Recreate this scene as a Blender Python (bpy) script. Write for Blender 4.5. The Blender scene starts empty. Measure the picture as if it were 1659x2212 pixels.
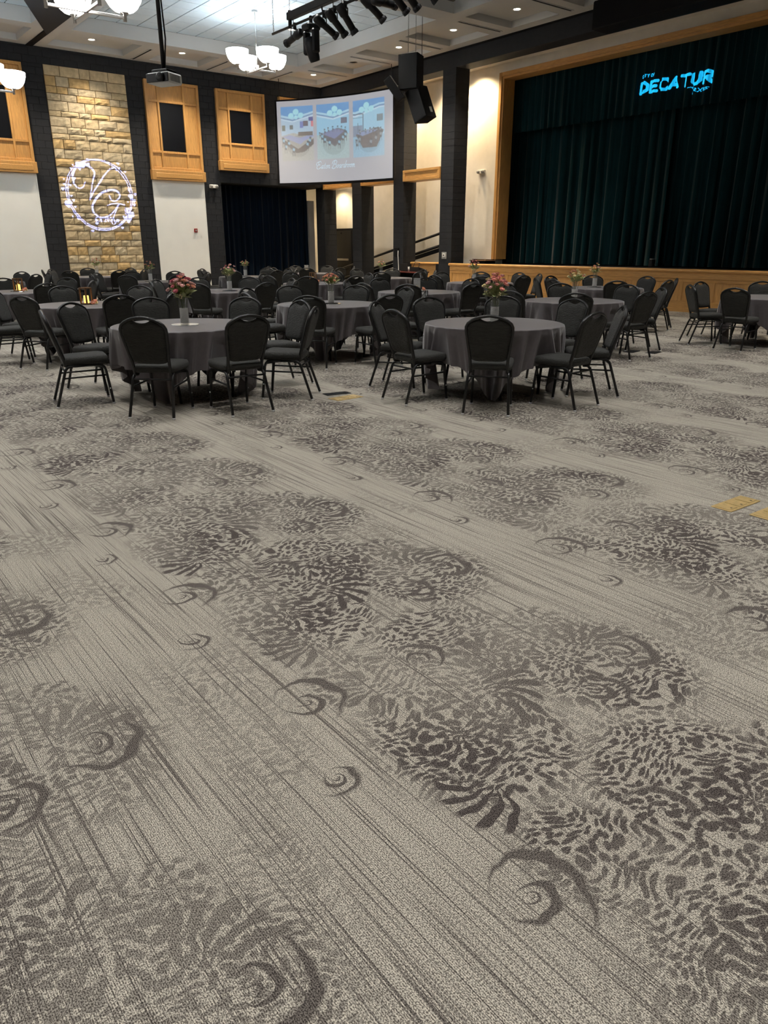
import bpy, math, random
import numpy as np
from math import sin, cos, pi, radians, sqrt, atan2
from mathutils import Vector, Matrix

random.seed(7)
SC = bpy.context.scene
COL = SC.collection

# ------------------------------------------------------------------ camera
F_PX, PITCH, YAW, CAM_H = 1600.0, 0.3451, 0.6623, 1.58
cam_d = bpy.data.cameras.new('camera')
cam = bpy.data.objects.new('camera', cam_d)
COL.objects.link(cam)
cam.location = (0, 0, CAM_H)
cam.rotation_euler = (pi / 2 - PITCH, 0, -YAW)
cam_d.sensor_fit = 'VERTICAL'
cam_d.sensor_height = 24.0
cam_d.lens = 24.0 * F_PX / 2212.0
cam_d.clip_start = 0.05
cam_d.clip_end = 200
SC.camera = cam

# ------------------------------------------------------------------ world, exposure
W = bpy.data.worlds.new('world')
SC.world = W
W.use_nodes = True
W.node_tree.nodes['Background'].inputs[0].default_value = (0.6, 0.65, 0.7, 1)
W.node_tree.nodes['Background'].inputs[1].default_value = 0.02
SC.view_settings.view_transform = 'Standard'
SC.view_settings.look = 'None'
SC.view_settings.gamma = 1.0
SC.view_settings.use_curve_mapping = False
SC.view_settings.exposure = 0.55
SC.cycles.max_bounces = 4
SC.cycles.diffuse_bounces = 3
SC.cycles.glossy_bounces = 2
SC.cycles.transmission_bounces = 2
SC.cycles.transparent_max_bounces = 6
SC.cycles.caustics_reflective = False
SC.cycles.caustics_refractive = False
SC.cycles.use_light_tree = True
SC.cycles.use_adaptive_sampling = True
SC.cycles.adaptive_threshold = 0.15
SC.cycles.adaptive_min_samples = 20

BOWL_E = 10.0        # emission of the chandelier bowls
DOWN_W = 560.0        # watts of each recessed downlight
NEAR_FILL_W = 310.0       # watts of each unseen downlight added over the nearer bays
CORR_W = 330.0        # warm wall-wash lamps behind the colonnade

# ------------------------------------------------------------------ material helpers
class NT:
    def __init__(s, nt):
        s.nt = nt
    def node(s, t, **kw):
        n = s.nt.nodes.new(t)
        for k, v in kw.items():
            setattr(n, k, v)
        return n
    def put(s, sock, v):
        if isinstance(v, bpy.types.NodeSocket):
            s.nt.links.new(v, sock)
        else:
            sock.default_value = v
    def m(s, op, a, b=None, c=None, clamp=False):
        n = s.node('ShaderNodeMath', operation=op)
        n.use_clamp = clamp
        s.put(n.inputs[0], a)
        if b is not None:
            s.put(n.inputs[1], b)
        if c is not None:
            s.put(n.inputs[2], c)
        return n.outputs[0]
    def mix(s, f, a, b):
        n = s.node('ShaderNodeMix', data_type='RGBA')
        s.put(n.inputs[0], f)
        s.put(n.inputs[6], a)
        s.put(n.inputs[7], b)
        return n.outputs[2]
    def noise(s, vec, scale, detail=2, rough=0.5, dist=0.0):
        n = s.node('ShaderNodeTexNoise')
        s.put(n.inputs['Vector'], vec)
        n.inputs['Scale'].default_value = scale
        n.inputs['Detail'].default_value = detail
        n.inputs['Roughness'].default_value = rough
        n.inputs['Distortion'].default_value = dist
        return n.outputs['Fac']
    def mapping(s, vec, scale=(1, 1, 1), rot=(0, 0, 0), loc=(0, 0, 0)):
        n = s.node('ShaderNodeMapping')
        s.put(n.inputs['Vector'], vec)
        n.inputs['Scale'].default_value = scale
        n.inputs['Rotation'].default_value = rot
        n.inputs['Location'].default_value = loc
        return n.outputs[0]
    def ramp(s, fac, lo, hi):
        n = s.node('ShaderNodeMapRange')
        s.put(n.inputs['Value'], fac)
        n.inputs['From Min'].default_value = lo
        n.inputs['From Max'].default_value = hi
        return n.outputs[0]

MATS = {}
def C4(c):
    return (c[0], c[1], c[2], 1.0)
def srgb(r, g, b):
    f = lambda v: (v / 255 / 12.92) if v / 255 <= 0.04045 else ((v / 255 + 0.055) / 1.055) ** 2.4
    return (f(r), f(g), f(b))
def pm(name, col, rough=0.6, metal=0.0, var=0.12, scale=12.0, stretch=(1, 1, 1), bump=0.0, bscale=None, spec=0.4,
       objrand=0.0, sheen=0.0, emit=None, estr=0.0, coat=0.0, trans=0.0, col2=None):
    """principled material whose colour wanders with a noise field"""
    mt = bpy.data.materials.new(name)
    mt.use_nodes = True
    t = NT(mt.node_tree)
    b = mt.node_tree.nodes['Principled BSDF']
    tc = t.node('ShaderNodeTexCoord').outputs['Object']
    v = t.mapping(tc, scale=stretch)
    n = t.noise(v, scale, 3)
    hi = tuple(min(1.0, c * (1 + var)) for c in col)
    lo = tuple(c * (1 - var) for c in (col2 or col))
    c = t.mix(t.ramp(n, 0.3, 0.7), C4(lo), C4(hi))
    if objrand:
        oi = t.node('ShaderNodeObjectInfo').outputs['Random']
        hs = t.node('ShaderNodeHueSaturation')
        t.put(hs.inputs['Color'], c)
        t.put(hs.inputs['Value'], t.m('MULTIPLY_ADD', oi, 2 * objrand, 1 - objrand))
        c = hs.outputs[0]
    t.put(b.inputs['Base Color'], c)
    b.inputs['Roughness'].default_value = rough
    b.inputs['Metallic'].default_value = metal
    b.inputs['Specular IOR Level'].default_value = spec
    if sheen:
        b.inputs['Sheen Weight'].default_value = sheen
        b.inputs['Sheen Roughness'].default_value = 0.4
    if coat:
        b.inputs['Coat Weight'].default_value = coat
    if trans:
        b.inputs['Transmission Weight'].default_value = trans
    if emit:
        b.inputs['Emission Color'].default_value = C4(emit)
        b.inputs['Emission Strength'].default_value = estr
    if bump:
        bn = t.noise(v, bscale or scale * 3, 3)
        bp = t.node('ShaderNodeBump')
        bp.inputs['Strength'].default_value = bump
        bp.inputs['Distance'].default_value = 0.02
        t.put(bp.inputs['Height'], bn)
        t.put(b.inputs['Normal'], bp.outputs[0])
    MATS[name] = mt
    return mt

M_BLACKWALL = pm('black_painted_block', srgb(40, 42, 46), 0.75, var=0.1, scale=8, bump=0.25, bscale=60, spec=0.25)
M_JOINT = pm('black_mortar', srgb(34, 36, 39), 0.9)
M_WHITEWALL = pm('off_white_paint', srgb(238, 240, 236), 0.7, var=0.02, scale=2)
M_CREAM = pm('cream_plaster', srgb(232, 228, 218), 0.85, var=0.04, scale=3, bump=0.05, bscale=80)
M_CEIL = pm('white_gypsum', srgb(196, 197, 196), 0.9, var=0.015, scale=2)
M_TILE = pm('acoustic_tile', srgb(206, 222, 234), 0.95, var=0.03, scale=60, bump=0.1, bscale=200, objrand=0.02)
M_GRID = pm('ceiling_grid_dark', srgb(84, 92, 100), 0.8)  # dark grid colour seen in the gaps between tiles
M_OAK = pm('oak_veneer', srgb(198, 150, 88), 0.42, var=0.16, scale=9, stretch=(6, 6, 0.5), bump=0.03, spec=0.45, objrand=0.07)
M_OAKH = pm('oak_board', srgb(204, 155, 91), 0.4, var=0.15, scale=9, stretch=(6, 0.5, 6), bump=0.03, spec=0.45)
M_DARKGLASS = pm('dark_window_pane', srgb(8, 10, 16), 0.35, var=0.05, spec=0.35)
M_STONE = pm('limestone', srgb(198, 180, 146), 0.9, var=0.2, scale=6, bump=0.9, bscale=7, objrand=0.10, spec=0.2)
M_STONEY = pm('ochre_limestone', srgb(198, 170, 122), 0.9, var=0.22, scale=6, bump=0.9, bscale=7, objrand=0.10, spec=0.2)
M_STONEG = pm('grey_limestone', srgb(190, 176, 148), 0.9, var=0.2, scale=6, bump=1.0, bscale=7, objrand=0.10, spec=0.2)
M_MORTAR = pm('stone_mortar', srgb(112, 92, 62), 0.95, var=0.15)
M_VELVET = pm('teal_velvet', srgb(9, 43, 48), 0.9, var=0.2, scale=5, stretch=(3, 3, 0.3), sheen=0.16, spec=0.1)
M_VELVETB = pm('navy_velvet', srgb(6, 20, 34), 0.9, var=0.2, scale=5, stretch=(3, 3, 0.3), sheen=0.08, spec=0.1)
M_STAGEFLOOR = pm('black_stage_floor', srgb(30, 30, 32), 0.5, var=0.2)
M_BLACK = pm('black_metal', srgb(22, 22, 24), 0.45, var=0.1, spec=0.4)
M_MATTEBLACK = pm('matte_black', srgb(20, 20, 22), 0.85, var=0.1, spec=0.2)
M_CHAIRMETAL = pm('black_powder_coat', srgb(17, 17, 18), 0.36, var=0.08, spec=0.5)
M_FABRIC = pm('charcoal_upholstery', srgb(46, 46, 43), 0.7, var=0.25, scale=14, stretch=(1, 6, 6), bump=0.6, bscale=26, sheen=0.16, spec=0.3)
M_LINEN = pm('grey_linen', srgb(104, 98, 100), 0.5, var=0.05, scale=30, bump=0.05, bscale=300, sheen=0.6, spec=0.5)
M_GLIDE = pm('clear_glide', srgb(205, 205, 205), 0.3, spec=0.6)
M_CHROME = pm('brushed_nickel', srgb(190, 188, 184), 0.3, metal=1.0, var=0.05)
M_WHITEPLASTIC = pm('white_plastic', srgb(222, 222, 218), 0.4, var=0.02)
M_GREYPLASTIC = pm('grey_plastic', srgb(150, 150, 148), 0.5, var=0.03)
M_BRASS = pm('brass', srgb(206, 178, 122), 0.45, metal=0.3, var=0.12, scale=30)
M_RED = pm('red_plastic', srgb(150, 30, 28), 0.5)
M_MIRROR = pm('mirror', srgb(215, 218, 222), 0.06, metal=1.0, var=0.0)
M_BEAD = pm('white_bead', srgb(244, 242, 238), 0.35, var=0.12, scale=150)
M_LANTERNWOOD = pm('weathered_wood', srgb(120, 88, 58), 0.75, var=0.3, scale=20, stretch=(4, 4, 0.6))
M_CANDLE = pm('lit_candle', srgb(250, 200, 90), 0.5, emit=(1.0, 0.55, 0.12), estr=1.6)
M_CANDLEW = pm('cream_candle', srgb(250, 225, 170), 0.5, emit=(1.0, 0.72, 0.35), estr=0.8)
M_LEAF = pm('sage_leaf', srgb(166, 172, 118), 0.7, var=0.3, scale=40, objrand=0.25)
M_STEM = pm('flower_stem', srgb(92, 104, 60), 0.7, var=0.2)
M_PINK = pm('pink_petal', srgb(248, 200, 196), 0.7, var=0.15, scale=30, objrand=0.12)
M_MAG = pm('magenta_petal', srgb(220, 132, 148), 0.7, var=0.2, scale=30, objrand=0.12)
M_PEACH = pm('peach_petal', srgb(238, 178, 152), 0.7, var=0.12, scale=30, objrand=0.1)
M_CORAL = pm('coral_petal', srgb(242, 170, 160), 0.7, var=0.18, scale=30, objrand=0.12)
M_CREAMP = pm('cream_petal', srgb(240, 224, 178), 0.7, var=0.1, scale=30, objrand=0.08)
M_MAHOG = pm('mahogany_top', srgb(92, 40, 34), 0.4, var=0.2, scale=10, stretch=(1, 6, 1))
M_SCREEN = pm('screen_fabric', srgb(214, 216, 222), 0.9, var=0.01)

def emission(name, col, strength):
    mt = bpy.data.materials.new(name)
    mt.use_nodes = True
    t = NT(mt.node_tree)
    b = mt.node_tree.nodes['Principled BSDF']
    b.inputs['Base Color'].default_value = (0.8, 0.8, 0.8, 1)
    n = t.noise(t.node('ShaderNodeTexCoord').outputs['Object'], 4.0)
    t.put(b.inputs['Emission Color'], t.mix(n, C4(tuple(c * 0.98 for c in col)), C4(col)))
    b.inputs['Emission Strength'].default_value = strength
    return mt
M_BOWL = emission('glowing_opal_glass', (1.0, 0.985, 0.965), BOWL_E)
M_BOWLIN = emission('bowl_top_diffuser', (0.90, 0.97, 1.0), BOWL_E * 1.15)
M_LAMP = emission('downlight_lens', (1.0, 0.86, 0.66), 9.0)

def glass_mat():
    mt = bpy.data.materials.new('clear_glass')
    mt.use_nodes = True
    b = mt.node_tree.nodes['Principled BSDF']
    t = NT(mt.node_tree)
    n = t.noise(t.node('ShaderNodeTexCoord').outputs['Object'], 20.0)
    t.put(b.inputs['Roughness'], t.m('MULTIPLY_ADD', n, 0.02, 0.0))
    b.inputs['Base Color'].default_value = (0.97, 0.98, 0.98, 1)
    b.inputs['Alpha'].default_value = 0.07
    b.inputs['Specular IOR Level'].default_value = 0.5
    return mt
M_GLASS = glass_mat()

def attr_emission(name, strength):
    mt = bpy.data.materials.new(name)
    mt.use_nodes = True
    t = NT(mt.node_tree)
    b = mt.node_tree.nodes['Principled BSDF']
    a = t.node('ShaderNodeVertexColor', layer_name='Col').outputs['Color']
    b.inputs['Base Color'].default_value = (0.25, 0.25, 0.25, 1)
    b.inputs['Roughness'].default_value = 0.9
    t.put(b.inputs['Emission Color'], a)
    b.inputs['Emission Strength'].default_value = strength
    return mt

# ------------------------------------------------------------------ carpet
def carpet_mat():
    mt = bpy.data.materials.new('damask_carpet')
    mt.use_nodes = True
    t = NT(mt.node_tree)
    bsdf = mt.node_tree.nodes['Principled BSDF']
    pos = t.node('ShaderNodeTexCoord').outputs['Object']
    def noise2(vec, detail=0, rough=0.5, col=False):
        n = t.node('ShaderNodeTexNoise', noise_dimensions='2D')
        t.put(n.inputs['Vector'], vec)
        n.inputs['Scale'].default_value = 1.0
        n.inputs['Detail'].default_value = detail
        n.inputs['Roughness'].default_value = rough
        return n.outputs['Color' if col else 'Fac']
    # slight hand-drawn wobble
    vm = t.node('ShaderNodeVectorMath', operation='MULTIPLY_ADD')
    t.put(vm.inputs[0], noise2(t.mapping(pos, scale=(8, 8, 1)), 2, col=True))
    vm.inputs[1].default_value = (0.06, 0.06, 0)
    t.put(vm.inputs[2], pos)
    wp = vm.outputs[0]
    sp = t.node('ShaderNodeSeparateXYZ')
    t.put(sp.inputs[0], wp)
    X, Y = sp.outputs[0], sp.outputs[1]
    PX, PY, SH = 1.91, 1.10, 0.39
    def local(cx, cy):
        cx, cy = cx + 0.03, cy + 0.03
        fx = t.m('ROUND', t.m('MULTIPLY_ADD', X, 1 / PX, -cx / PX))
        dx = t.m('MULTIPLY_ADD', fx, -PX, t.m('SUBTRACT', X, cx))
        dy = t.m('WRAP', t.m('MULTIPLY_ADD', fx, -SH, t.m('SUBTRACT', Y, cy)), PY / 2, -PY / 2)
        r = t.m('SQRT', t.m('MULTIPLY_ADD', dx, dx, t.m('MULTIPLY', dy, dy)))
        return dx, dy, r
    def soft(v, k=30.0):
        return t.m('MULTIPLY', v, k, clamp=True)
    def scroll(cx, cy, R, rot, chir, hw=0.15, k=0.95):
        dx, dy, r = local(cx, cy)
        th = t.m('MULTIPLY', t.m('ARCTAN2', dy, t.m('MULTIPLY', dx, float(chir))), 1 / (2 * pi))
        lg = t.m('MULTIPLY', t.m('LOGARITHM', t.m('MULTIPLY_ADD', r, 1 / R, 0.004), 2.7183), k)
        w = t.m('ABSOLUTE', t.m('WRAP', t.m('ADD', t.m('ADD', lg, th), rot), 0.5, -0.5))
        sw = t.m('MULTIPLY_ADD', t.m('COSINE', t.m('MULTIPLY_ADD', th, 2 * pi, rot * 5)), hw * 0.7, hw)
        line = soft(t.m('SUBTRACT', sw, w), 12)
        inn = soft(t.m('SUBTRACT', R, r), 60)
        return t.m('MULTIPLY', line, inn)
    def mum(cx, cy, R, n, ph, asp=1.0):
        """flower head: rings of leaf-shaped petals"""
        dx, dy, r = local(cx, cy)
        th = t.m('ARCTAN2', dy, t.m('MULTIPLY', dx, asp))
        q = t.m('MULTIPLY', r, 4.0 / R)
        k = t.m('FLOOR', q)
        f = t.m('SUBTRACT', q, k)
        a = t.m('SINE', t.m('MULTIPLY_ADD', th, float(n), t.m('MULTIPLY_ADD', k, 1.9, t.m('MULTIPLY_ADD', f, 1.4, ph))))
        g = t.m('SUBTRACT', f, 0.45)
        thr = t.m('MULTIPLY_ADD', t.m('MULTIPLY', g, g), 5.5, -0.35)
        return t.m('MULTIPLY', soft(t.m('SUBTRACT', a, thr), 4), soft(t.m('SUBTRACT', R, r), 40))
    def frond(cx, cy, R, rot, n):
        """spray of long leaves that opens to one side"""
        dx, dy, r = local(cx, cy)
        th = t.m('WRAP', t.m('ADD', t.m('ARCTAN2', dy, dx), t.m('MULTIPLY_ADD', r, 2.2, rot)), pi, -pi)
        a = t.m('SINE', t.m('MULTIPLY', th, float(n)))
        q = t.m('MULTIPLY', r, 1 / R)
        g = t.m('SUBTRACT', q, 0.6)
        thr = t.m('MULTIPLY_ADD', t.m('MULTIPLY', g, g), 4.5, -0.25)
        lim = soft(t.m('SUBTRACT', 1.05, t.m('ABSOLUTE', th)), 6)
        return t.m('MULTIPLY', t.m('MULTIPLY', soft(t.m('SUBTRACT', a, thr), 4), lim), soft(t.m('SUBTRACT', R, r), 40))
    def blob(cx, cy, R, asp):
        dx, dy, r = local(cx, cy)
        r2 = t.m('SQRT', t.m('MULTIPLY_ADD', dx, dx, t.m('MULTIPLY', t.m('MULTIPLY', dy, dy), asp)))
        return t.m('MULTIPLY_ADD', r2, -3.2 / R, 3.2, clamp=True)
    def mx(*a):
        v = a[0]
        for b in a[1:]:
            v = t.m('MAXIMUM', v, b)
        return v
    scr = mx(scroll(1.20, 2.02, 0.175, 0.1, 1), scroll(2.42, 1.52, 0.165, 0.55, -1), scroll(1.06, 1.60, 0.085, 0.3, 1, 0.18),
             scroll(1.74, 1.98, 0.13, 0.8, -1), scroll(2.12, 1.40, 0.13, 0.2, 1, 0.18))
    fans = mx(mum(1.52, 1.52, 0.20, 11, 0.3), mum(2.00, 1.84, 0.18, 10, 2.0), mum(2.36, 1.90, 0.15, 9, 0.9),
              frond(1.76, 1.68, 0.27, 0.4, 17), frond(1.46, 1.28, 0.23, 2.6, 18), frond(2.34, 1.60, 0.25, -1.2, 17))
    blobs = mx(blob(1.56, 1.52, 0.42, 0.75), blob(1.94, 1.95, 0.44, 0.8), blob(2.30, 1.52, 0.42, 0.8), blob(1.44, 2.02, 0.24, 0.9))
    # leaf marks that fill the bouquets
    vo = t.node('ShaderNodeTexVoronoi', feature='F1', voronoi_dimensions='2D')
    w2 = t.node('ShaderNodeVectorMath', operation='MULTIPLY_ADD')
    t.put(w2.inputs[0], noise2(t.mapping(pos, scale=(3.4, 3.4, 1)), 1, col=True))
    w2.inputs[1].default_value = (0.20, 0.20, 0.0)
    t.put(w2.inputs[2], wp)
    t.put(vo.inputs['Vector'], t.mapping(w2.outputs[0], scale=(25, 44, 1), rot=(0, 0, 0.5)))
    vo.inputs['Scale'].default_value = 1.0
    leaf = soft(t.m('SUBTRACT', 0.46, vo.outputs['Distance']), 9)
    ghost = t.ramp(noise2(t.mapping(pos, scale=(1.7, 1.1, 1), loc=(4, 9, 0)), 1), 0.52, 0.66)
    fill = t.m('MULTIPLY', leaf, t.m('MAXIMUM', blobs, t.m('MULTIPLY', ghost, 0.5)))
    patt = mx(fans, t.m('MULTIPLY', fill, 0.95))
    # uneven weave of the pattern
    fade = t.ramp(noise2(t.mapping(pos, scale=(1.3, 1.3, 1)), 1), 0.30, 0.60)
    patt = t.m('MULTIPLY', patt, t.m('MULTIPLY_ADD', fade, 0.42, 0.58))
    # streaks that run the length of the hall
    st = noise2(t.mapping(pos, scale=(165, 0.75, 1)), 1, 0.8)
    patch = t.ramp(noise2(t.mapping(pos, scale=(34, 1.1, 1)), 1, 0.8), 0.38, 0.58)
    streak = t.m('MULTIPLY', soft(t.m('SUBTRACT', st, 0.52), 10), t.m('MULTIPLY_ADD', patch, 0.8, 0.15))
    dark = mx(patt, t.m('MULTIPLY', scr, 0.88), t.m('MULTIPLY', streak, 0.85))
    # loop pile: rows of tufts with light and dark yarn ends
    spx = t.node('ShaderNodeSeparateXYZ')
    t.put(spx.inputs[0], pos)
    rows = t.m('SINE', t.m('MULTIPLY', spx.outputs[0], 2 * pi / 0.0055))
    tuft = noise2(t.mapping(pos, scale=(300, 215, 1)), 1, 0.7)
    speck = t.ramp(tuft, 0.41, 0.59)
    light = t.m('MULTIPLY_ADD', rows, 0.22, speck, clamp=True)
    base = t.mix(light, C4(srgb(*CARPET[0])), C4(srgb(*CARPET[1])))
    dk = t.mix(light, C4(srgb(*CARPET[2])), C4(srgb(*CARPET[3])))
    col = t.mix(dark, base, dk)
    t.put(bsdf.inputs['Base Color'], col)
    bsdf.inputs['Roughness'].default_value = 0.95
    bsdf.inputs['Specular IOR Level'].default_value = 0.1
    return mt
CARPET = ((105, 98, 90), (219, 212, 197), (42, 37, 36), (108, 100, 96))
M_CARPET = carpet_mat()

# ------------------------------------------------------------------ mesh helpers
class MB:
    def __init__(s):
        s.v = []
        s.f = []
    def add(s, vs, fs):
        o = len(s.v)
        s.v += [tuple(p) for p in vs]
        s.f += [tuple(i + o for i in f) for f in fs]
        return s
    def box(s, x0, x1, y0, y1, z0, z1, M=None):
        p = [(x, y, z) for z in (z0, z1) for y in (y0, y1) for x in (x0, x1)]
        if M is not None:
            p = [tuple(M @ Vector(q)) for q in p]
        return s.add(p, [(0, 2, 3, 1), (4, 5, 7, 6), (0, 1, 5, 4), (2, 6, 7, 3), (0, 4, 6, 2), (1, 3, 7, 5)])
    def bevbox(s, x0, x1, y0, y1, z0, z1, b, M=None):
        """box with chamfered edges"""
        pts = []
        xs, ys, zs = (x0, x1), (y0, y1), (z0, z1)
        idx = {}
        for i in (0, 1):
            for j in (0, 1):
                for k in (0, 1):
                    sx, sy, sz = (1 if i == 0 else -1), (1 if j == 0 else -1), (1 if k == 0 else -1)
                    c = (xs[i], ys[j], zs[k])
                    for a in range(3):
                        q = [c[0] + sx * b, c[1] + sy * b, c[2] + sz * b]
                        q[a] = c[a]
                        idx[(i, j, k, a)] = len(pts)
                        pts.append(tuple(q))
        fs = []
        for a in range(3):
            o1, o2 = [d for d in range(3) if d != a]
            for e in (0, 1):
                loop = []
                for (u, w) in ((0, 0), (1, 0), (1, 1), (0, 1)):
                    key = [0, 0, 0]
                    key[a], key[o1], key[o2] = e, u, w
                    loop.append(idx[(key[0], key[1], key[2], a)])
                fs.append(tuple(loop))
        for a in range(3):
            o1, o2 = [d for d in range(3) if d != a]
            for u in (0, 1):
                for w in (0, 1):
                    def key(e, fc):
                        q = [0, 0, 0]
                        q[a], q[o1], q[o2] = e, u, w
                        return idx[(q[0], q[1], q[2], fc)]
                    fs.append((key(0, o1), key(1, o1), key(1, o2), key(0, o2)))
        for i in (0, 1):
            for j in (0, 1):
                for k in (0, 1):
                    fs.append((idx[(i, j, k, 0)], idx[(i, j, k, 1)], idx[(i, j, k, 2)]))
        if M is not None:
            pts = [tuple(M @ Vector(q)) for q in pts]
        return s.add(pts, fs)
    def quad(s, a, b, c, d):
        return s.add([a, b, c, d], [(0, 1, 2, 3)])
    def tube(s, pts, r, n=8, cap=True, ry=None):
        pts = [Vector(p) for p in pts]
        rings = []
        up0 = None
        for i, p in enumerate(pts):
            d = (pts[min(i + 1, len(pts) - 1)] - pts[max(i - 1, 0)]).normalized()
            if up0 is None:
                up0 = Vector((0, 0, 1)) if abs(d.z) < 0.9 else Vector((0, 1, 0))
            a = d.cross(up0)
            if a.length < 1e-4:
                a = d.orthogonal()
            a.normalize()
            b = a.cross(d).normalized()
            up0 = b
            rr = r[i] if isinstance(r, (list, tuple)) else r
            rings.append([p + a * (cos(2 * pi * k / n) * rr) + b * (sin(2 * pi * k / n) * (ry or rr)) for k in range(n)])
        o = len(s.v)
        for g in rings:
            s.v += [tuple(q) for q in g]
        for i in range(len(rings) - 1):
            for k in range(n):
                s.f.append((o + i * n + k, o + i * n + (k + 1) % n, o + (i + 1) * n + (k + 1) % n, o + (i + 1) * n + k))
        if cap:
            s.f.append(tuple(o + k for k in range(n))[::-1])
            s.f.append(tuple(o + (len(rings) - 1) * n + k for k in range(n)))
        return s
    def lathe(s, prof, n=20, c=(0, 0, 0), M=None, cap=True):
        o = len(s.v)
        for (r, z) in prof:
            for k in range(n):
                p = Vector((c[0] + r * cos(2 * pi * k / n), c[1] + r * sin(2 * pi * k / n), c[2] + z))
                if M is not None:
                    p = M @ p
                s.v.append(tuple(p))
        for i in range(len(prof) - 1):
            for k in range(n):
                s.f.append((o + i * n + k, o + i * n + (k + 1) % n, o + (i + 1) * n + (k + 1) % n, o + (i + 1) * n + k))
        if cap and prof[0][0] > 1e-6:
            s.f.append(tuple(o + k for k in range(n))[::-1])
        if cap and prof[-1][0] > 1e-6:
            s.f.append(tuple(o + (len(prof) - 1) * n + k for k in range(n)))
        return s
    def mesh(s, name):
        me = bpy.data.meshes.new(name)
        me.from_pydata(s.v, [], s.f)
        me.update()
        return me
    def build(s, name, mat, parent=None, smooth=False):
        me = s.mesh(name)
        me.materials.append(mat)
        if smooth:
            me.polygons.foreach_set('use_smooth', [True] * len(me.polygons))
        return link(name, me, parent)

def link(name, data, parent=None, loc=None, rz=None):
    o = bpy.data.objects.new(name, data)
    COL.objects.link(o)
    if parent is not None:
        o.parent = parent
    if loc is not None:
        o.location = loc
    if rz is not None:
        o.rotation_euler = (0, 0, rz)
    return o
def tag(o, label=None, cat=None, group=None, kind=None):
    if label:
        o['label'] = label
    if cat:
        o['category'] = cat
    if group:
        o['group'] = group
    if kind:
        o['kind'] = kind
    return o
def empty(name, loc=(0, 0, 0), rz=0.0):
    o = bpy.data.objects.new(name, None)
    COL.objects.link(o)
    o.location = loc
    o.rotation_euler = (0, 0, rz)
    o.empty_display_size = 0.1
    return o
def smooth(me):
    me.polygons.foreach_set('use_smooth', [True] * len(me.polygons))
def box_obj(name, x0, x1, y0, y1, z0, z1, mat, parent=None, bev=0.0):
    m = MB()
    if bev:
        m.bevbox(x0, x1, y0, y1, z0, z1, bev)
    else:
        m.box(x0, x1, y0, y1, z0, z1)
    return m.build(name, mat, parent)
def dup(root, loc, rz, label, group=None):
    r = root.copy()
    COL.objects.link(r)
    r.location = loc
    r.rotation_euler = (0, 0, rz)
    r['label'] = label
    if group:
        r['group'] = group
    for ch in list(root.children):
        c = ch.copy()
        COL.objects.link(c)
        c.parent = r
        for g in ch.children:
            d = g.copy()
            COL.objects.link(d)
            d.parent = c
    return r

# ------------------------------------------------------------------ the setting: main planes
XS, YB, ZC = 17.9, 26.88, 7.27        # colonnade plane, back wall plane, soffit height
XW = 19.5                              # cream wall behind the colonnade
ZT = 7.64                              # raised tile ceiling
X0, Y0 = -9.0, -9.0
STZ = 1.0                              # stage floor

fl = MB().quad((X0, Y0, 0), (20.0, Y0, 0), (20.0, 30.5, 0), (X0, 30.5, 0)).build('floor', M_CARPET)
tag(fl, 'grey beige carpet woven with dark damask scrolls and streaks', 'carpet floor', kind='structure')

# walls out of frame that close the hall
tag(box_obj('wall_left', X0 - 0.3, X0, Y0, 30.5, 0, 7.6, M_CREAM), 'plain wall closing the hall beyond the left edge', 'wall', kind='structure')
tag(box_obj('wall_rear', X0, 26, Y0 - 0.3, Y0, 0, 7.6, M_CREAM), 'plain wall closing the hall behind the viewer', 'wall', kind='structure')

# ---- back wall: black painted block with stone, oak windows, white panels
wb = empty('wall_back')
tag(wb, 'black painted block wall with stone panel and oak framed windows', 'wall', kind='structure')
back = MB()
back.box(X0, 13.43, YB + 0.015, YB + 0.5, 0, 7.7)
back.box(13.43, 17.9, YB + 0.015, YB + 0.5, 3.75, 7.7)
back.build('block_backing', M_JOINT, wb)
rects = []          # where black blocks show
for (a, b, c, d) in ((4.5, 5.15, 0, 6.8), (7.07, 7.71, 0, 6.8), (10.24, 10.83, 0, 6.8), (12.75, 13.41, 0, 6.8)):
    rects.append((a, b, c, d))
rects += [(13.41, 17.9, 3.75, 4.15), (15.35, 15.95, 4.15, 6.8), (4.5, 17.9, 6.8, ZC)]
def block_course(rects, bl=0.406, bh=0.2032):
    out = []
    for (a, b, z0, z1) in rects:
        k = 0
        z = z0
        while z < z1 - 0.02:
            zt_ = min(z + bh, z1)
            off = 0 if (int(round(z / bh)) % 2 == 0) else -bl / 2
            x = a + off
            while x < b - 0.01:
                xa, xb = max(x, a), min(x + bl, b)
                if xb - xa > 0.03:
                    out.append((xa, xb, z, zt_))
                x += bl
            z = zt_
            k += 1
    return out
blocks = block_course(rects)
blocks.sort(key=lambda q: -(q[1] - q[0]) * (q[3] - q[2]) - (2 if 7.0 < q[0] < 13.5 else 0))
G = 0.0028
cache = {}
def block_mesh(w, h):
    key = (round(w, 3), round(h, 3))
    if key not in cache:
        cache[key] = MB().bevbox(G, w - G, 0, 0.03, G, h - G, 0.004).mesh('block')
        cache[key].materials.append(M_BLACKWALL)
    return cache[key]
for q in blocks[:290]:
    link('block', block_mesh(q[1] - q[0], q[3] - q[2]), wb, (q[0], YB, q[2]))
rest = MB()
for q in blocks[290:]:
    rest.bevbox(q[0] + G, q[1] - G, YB, YB + 0.03, q[2] + G, q[3] - G, 0.004)
tag(rest.build('blocks', M_BLACKWALL, wb), kind='stuff')

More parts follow.
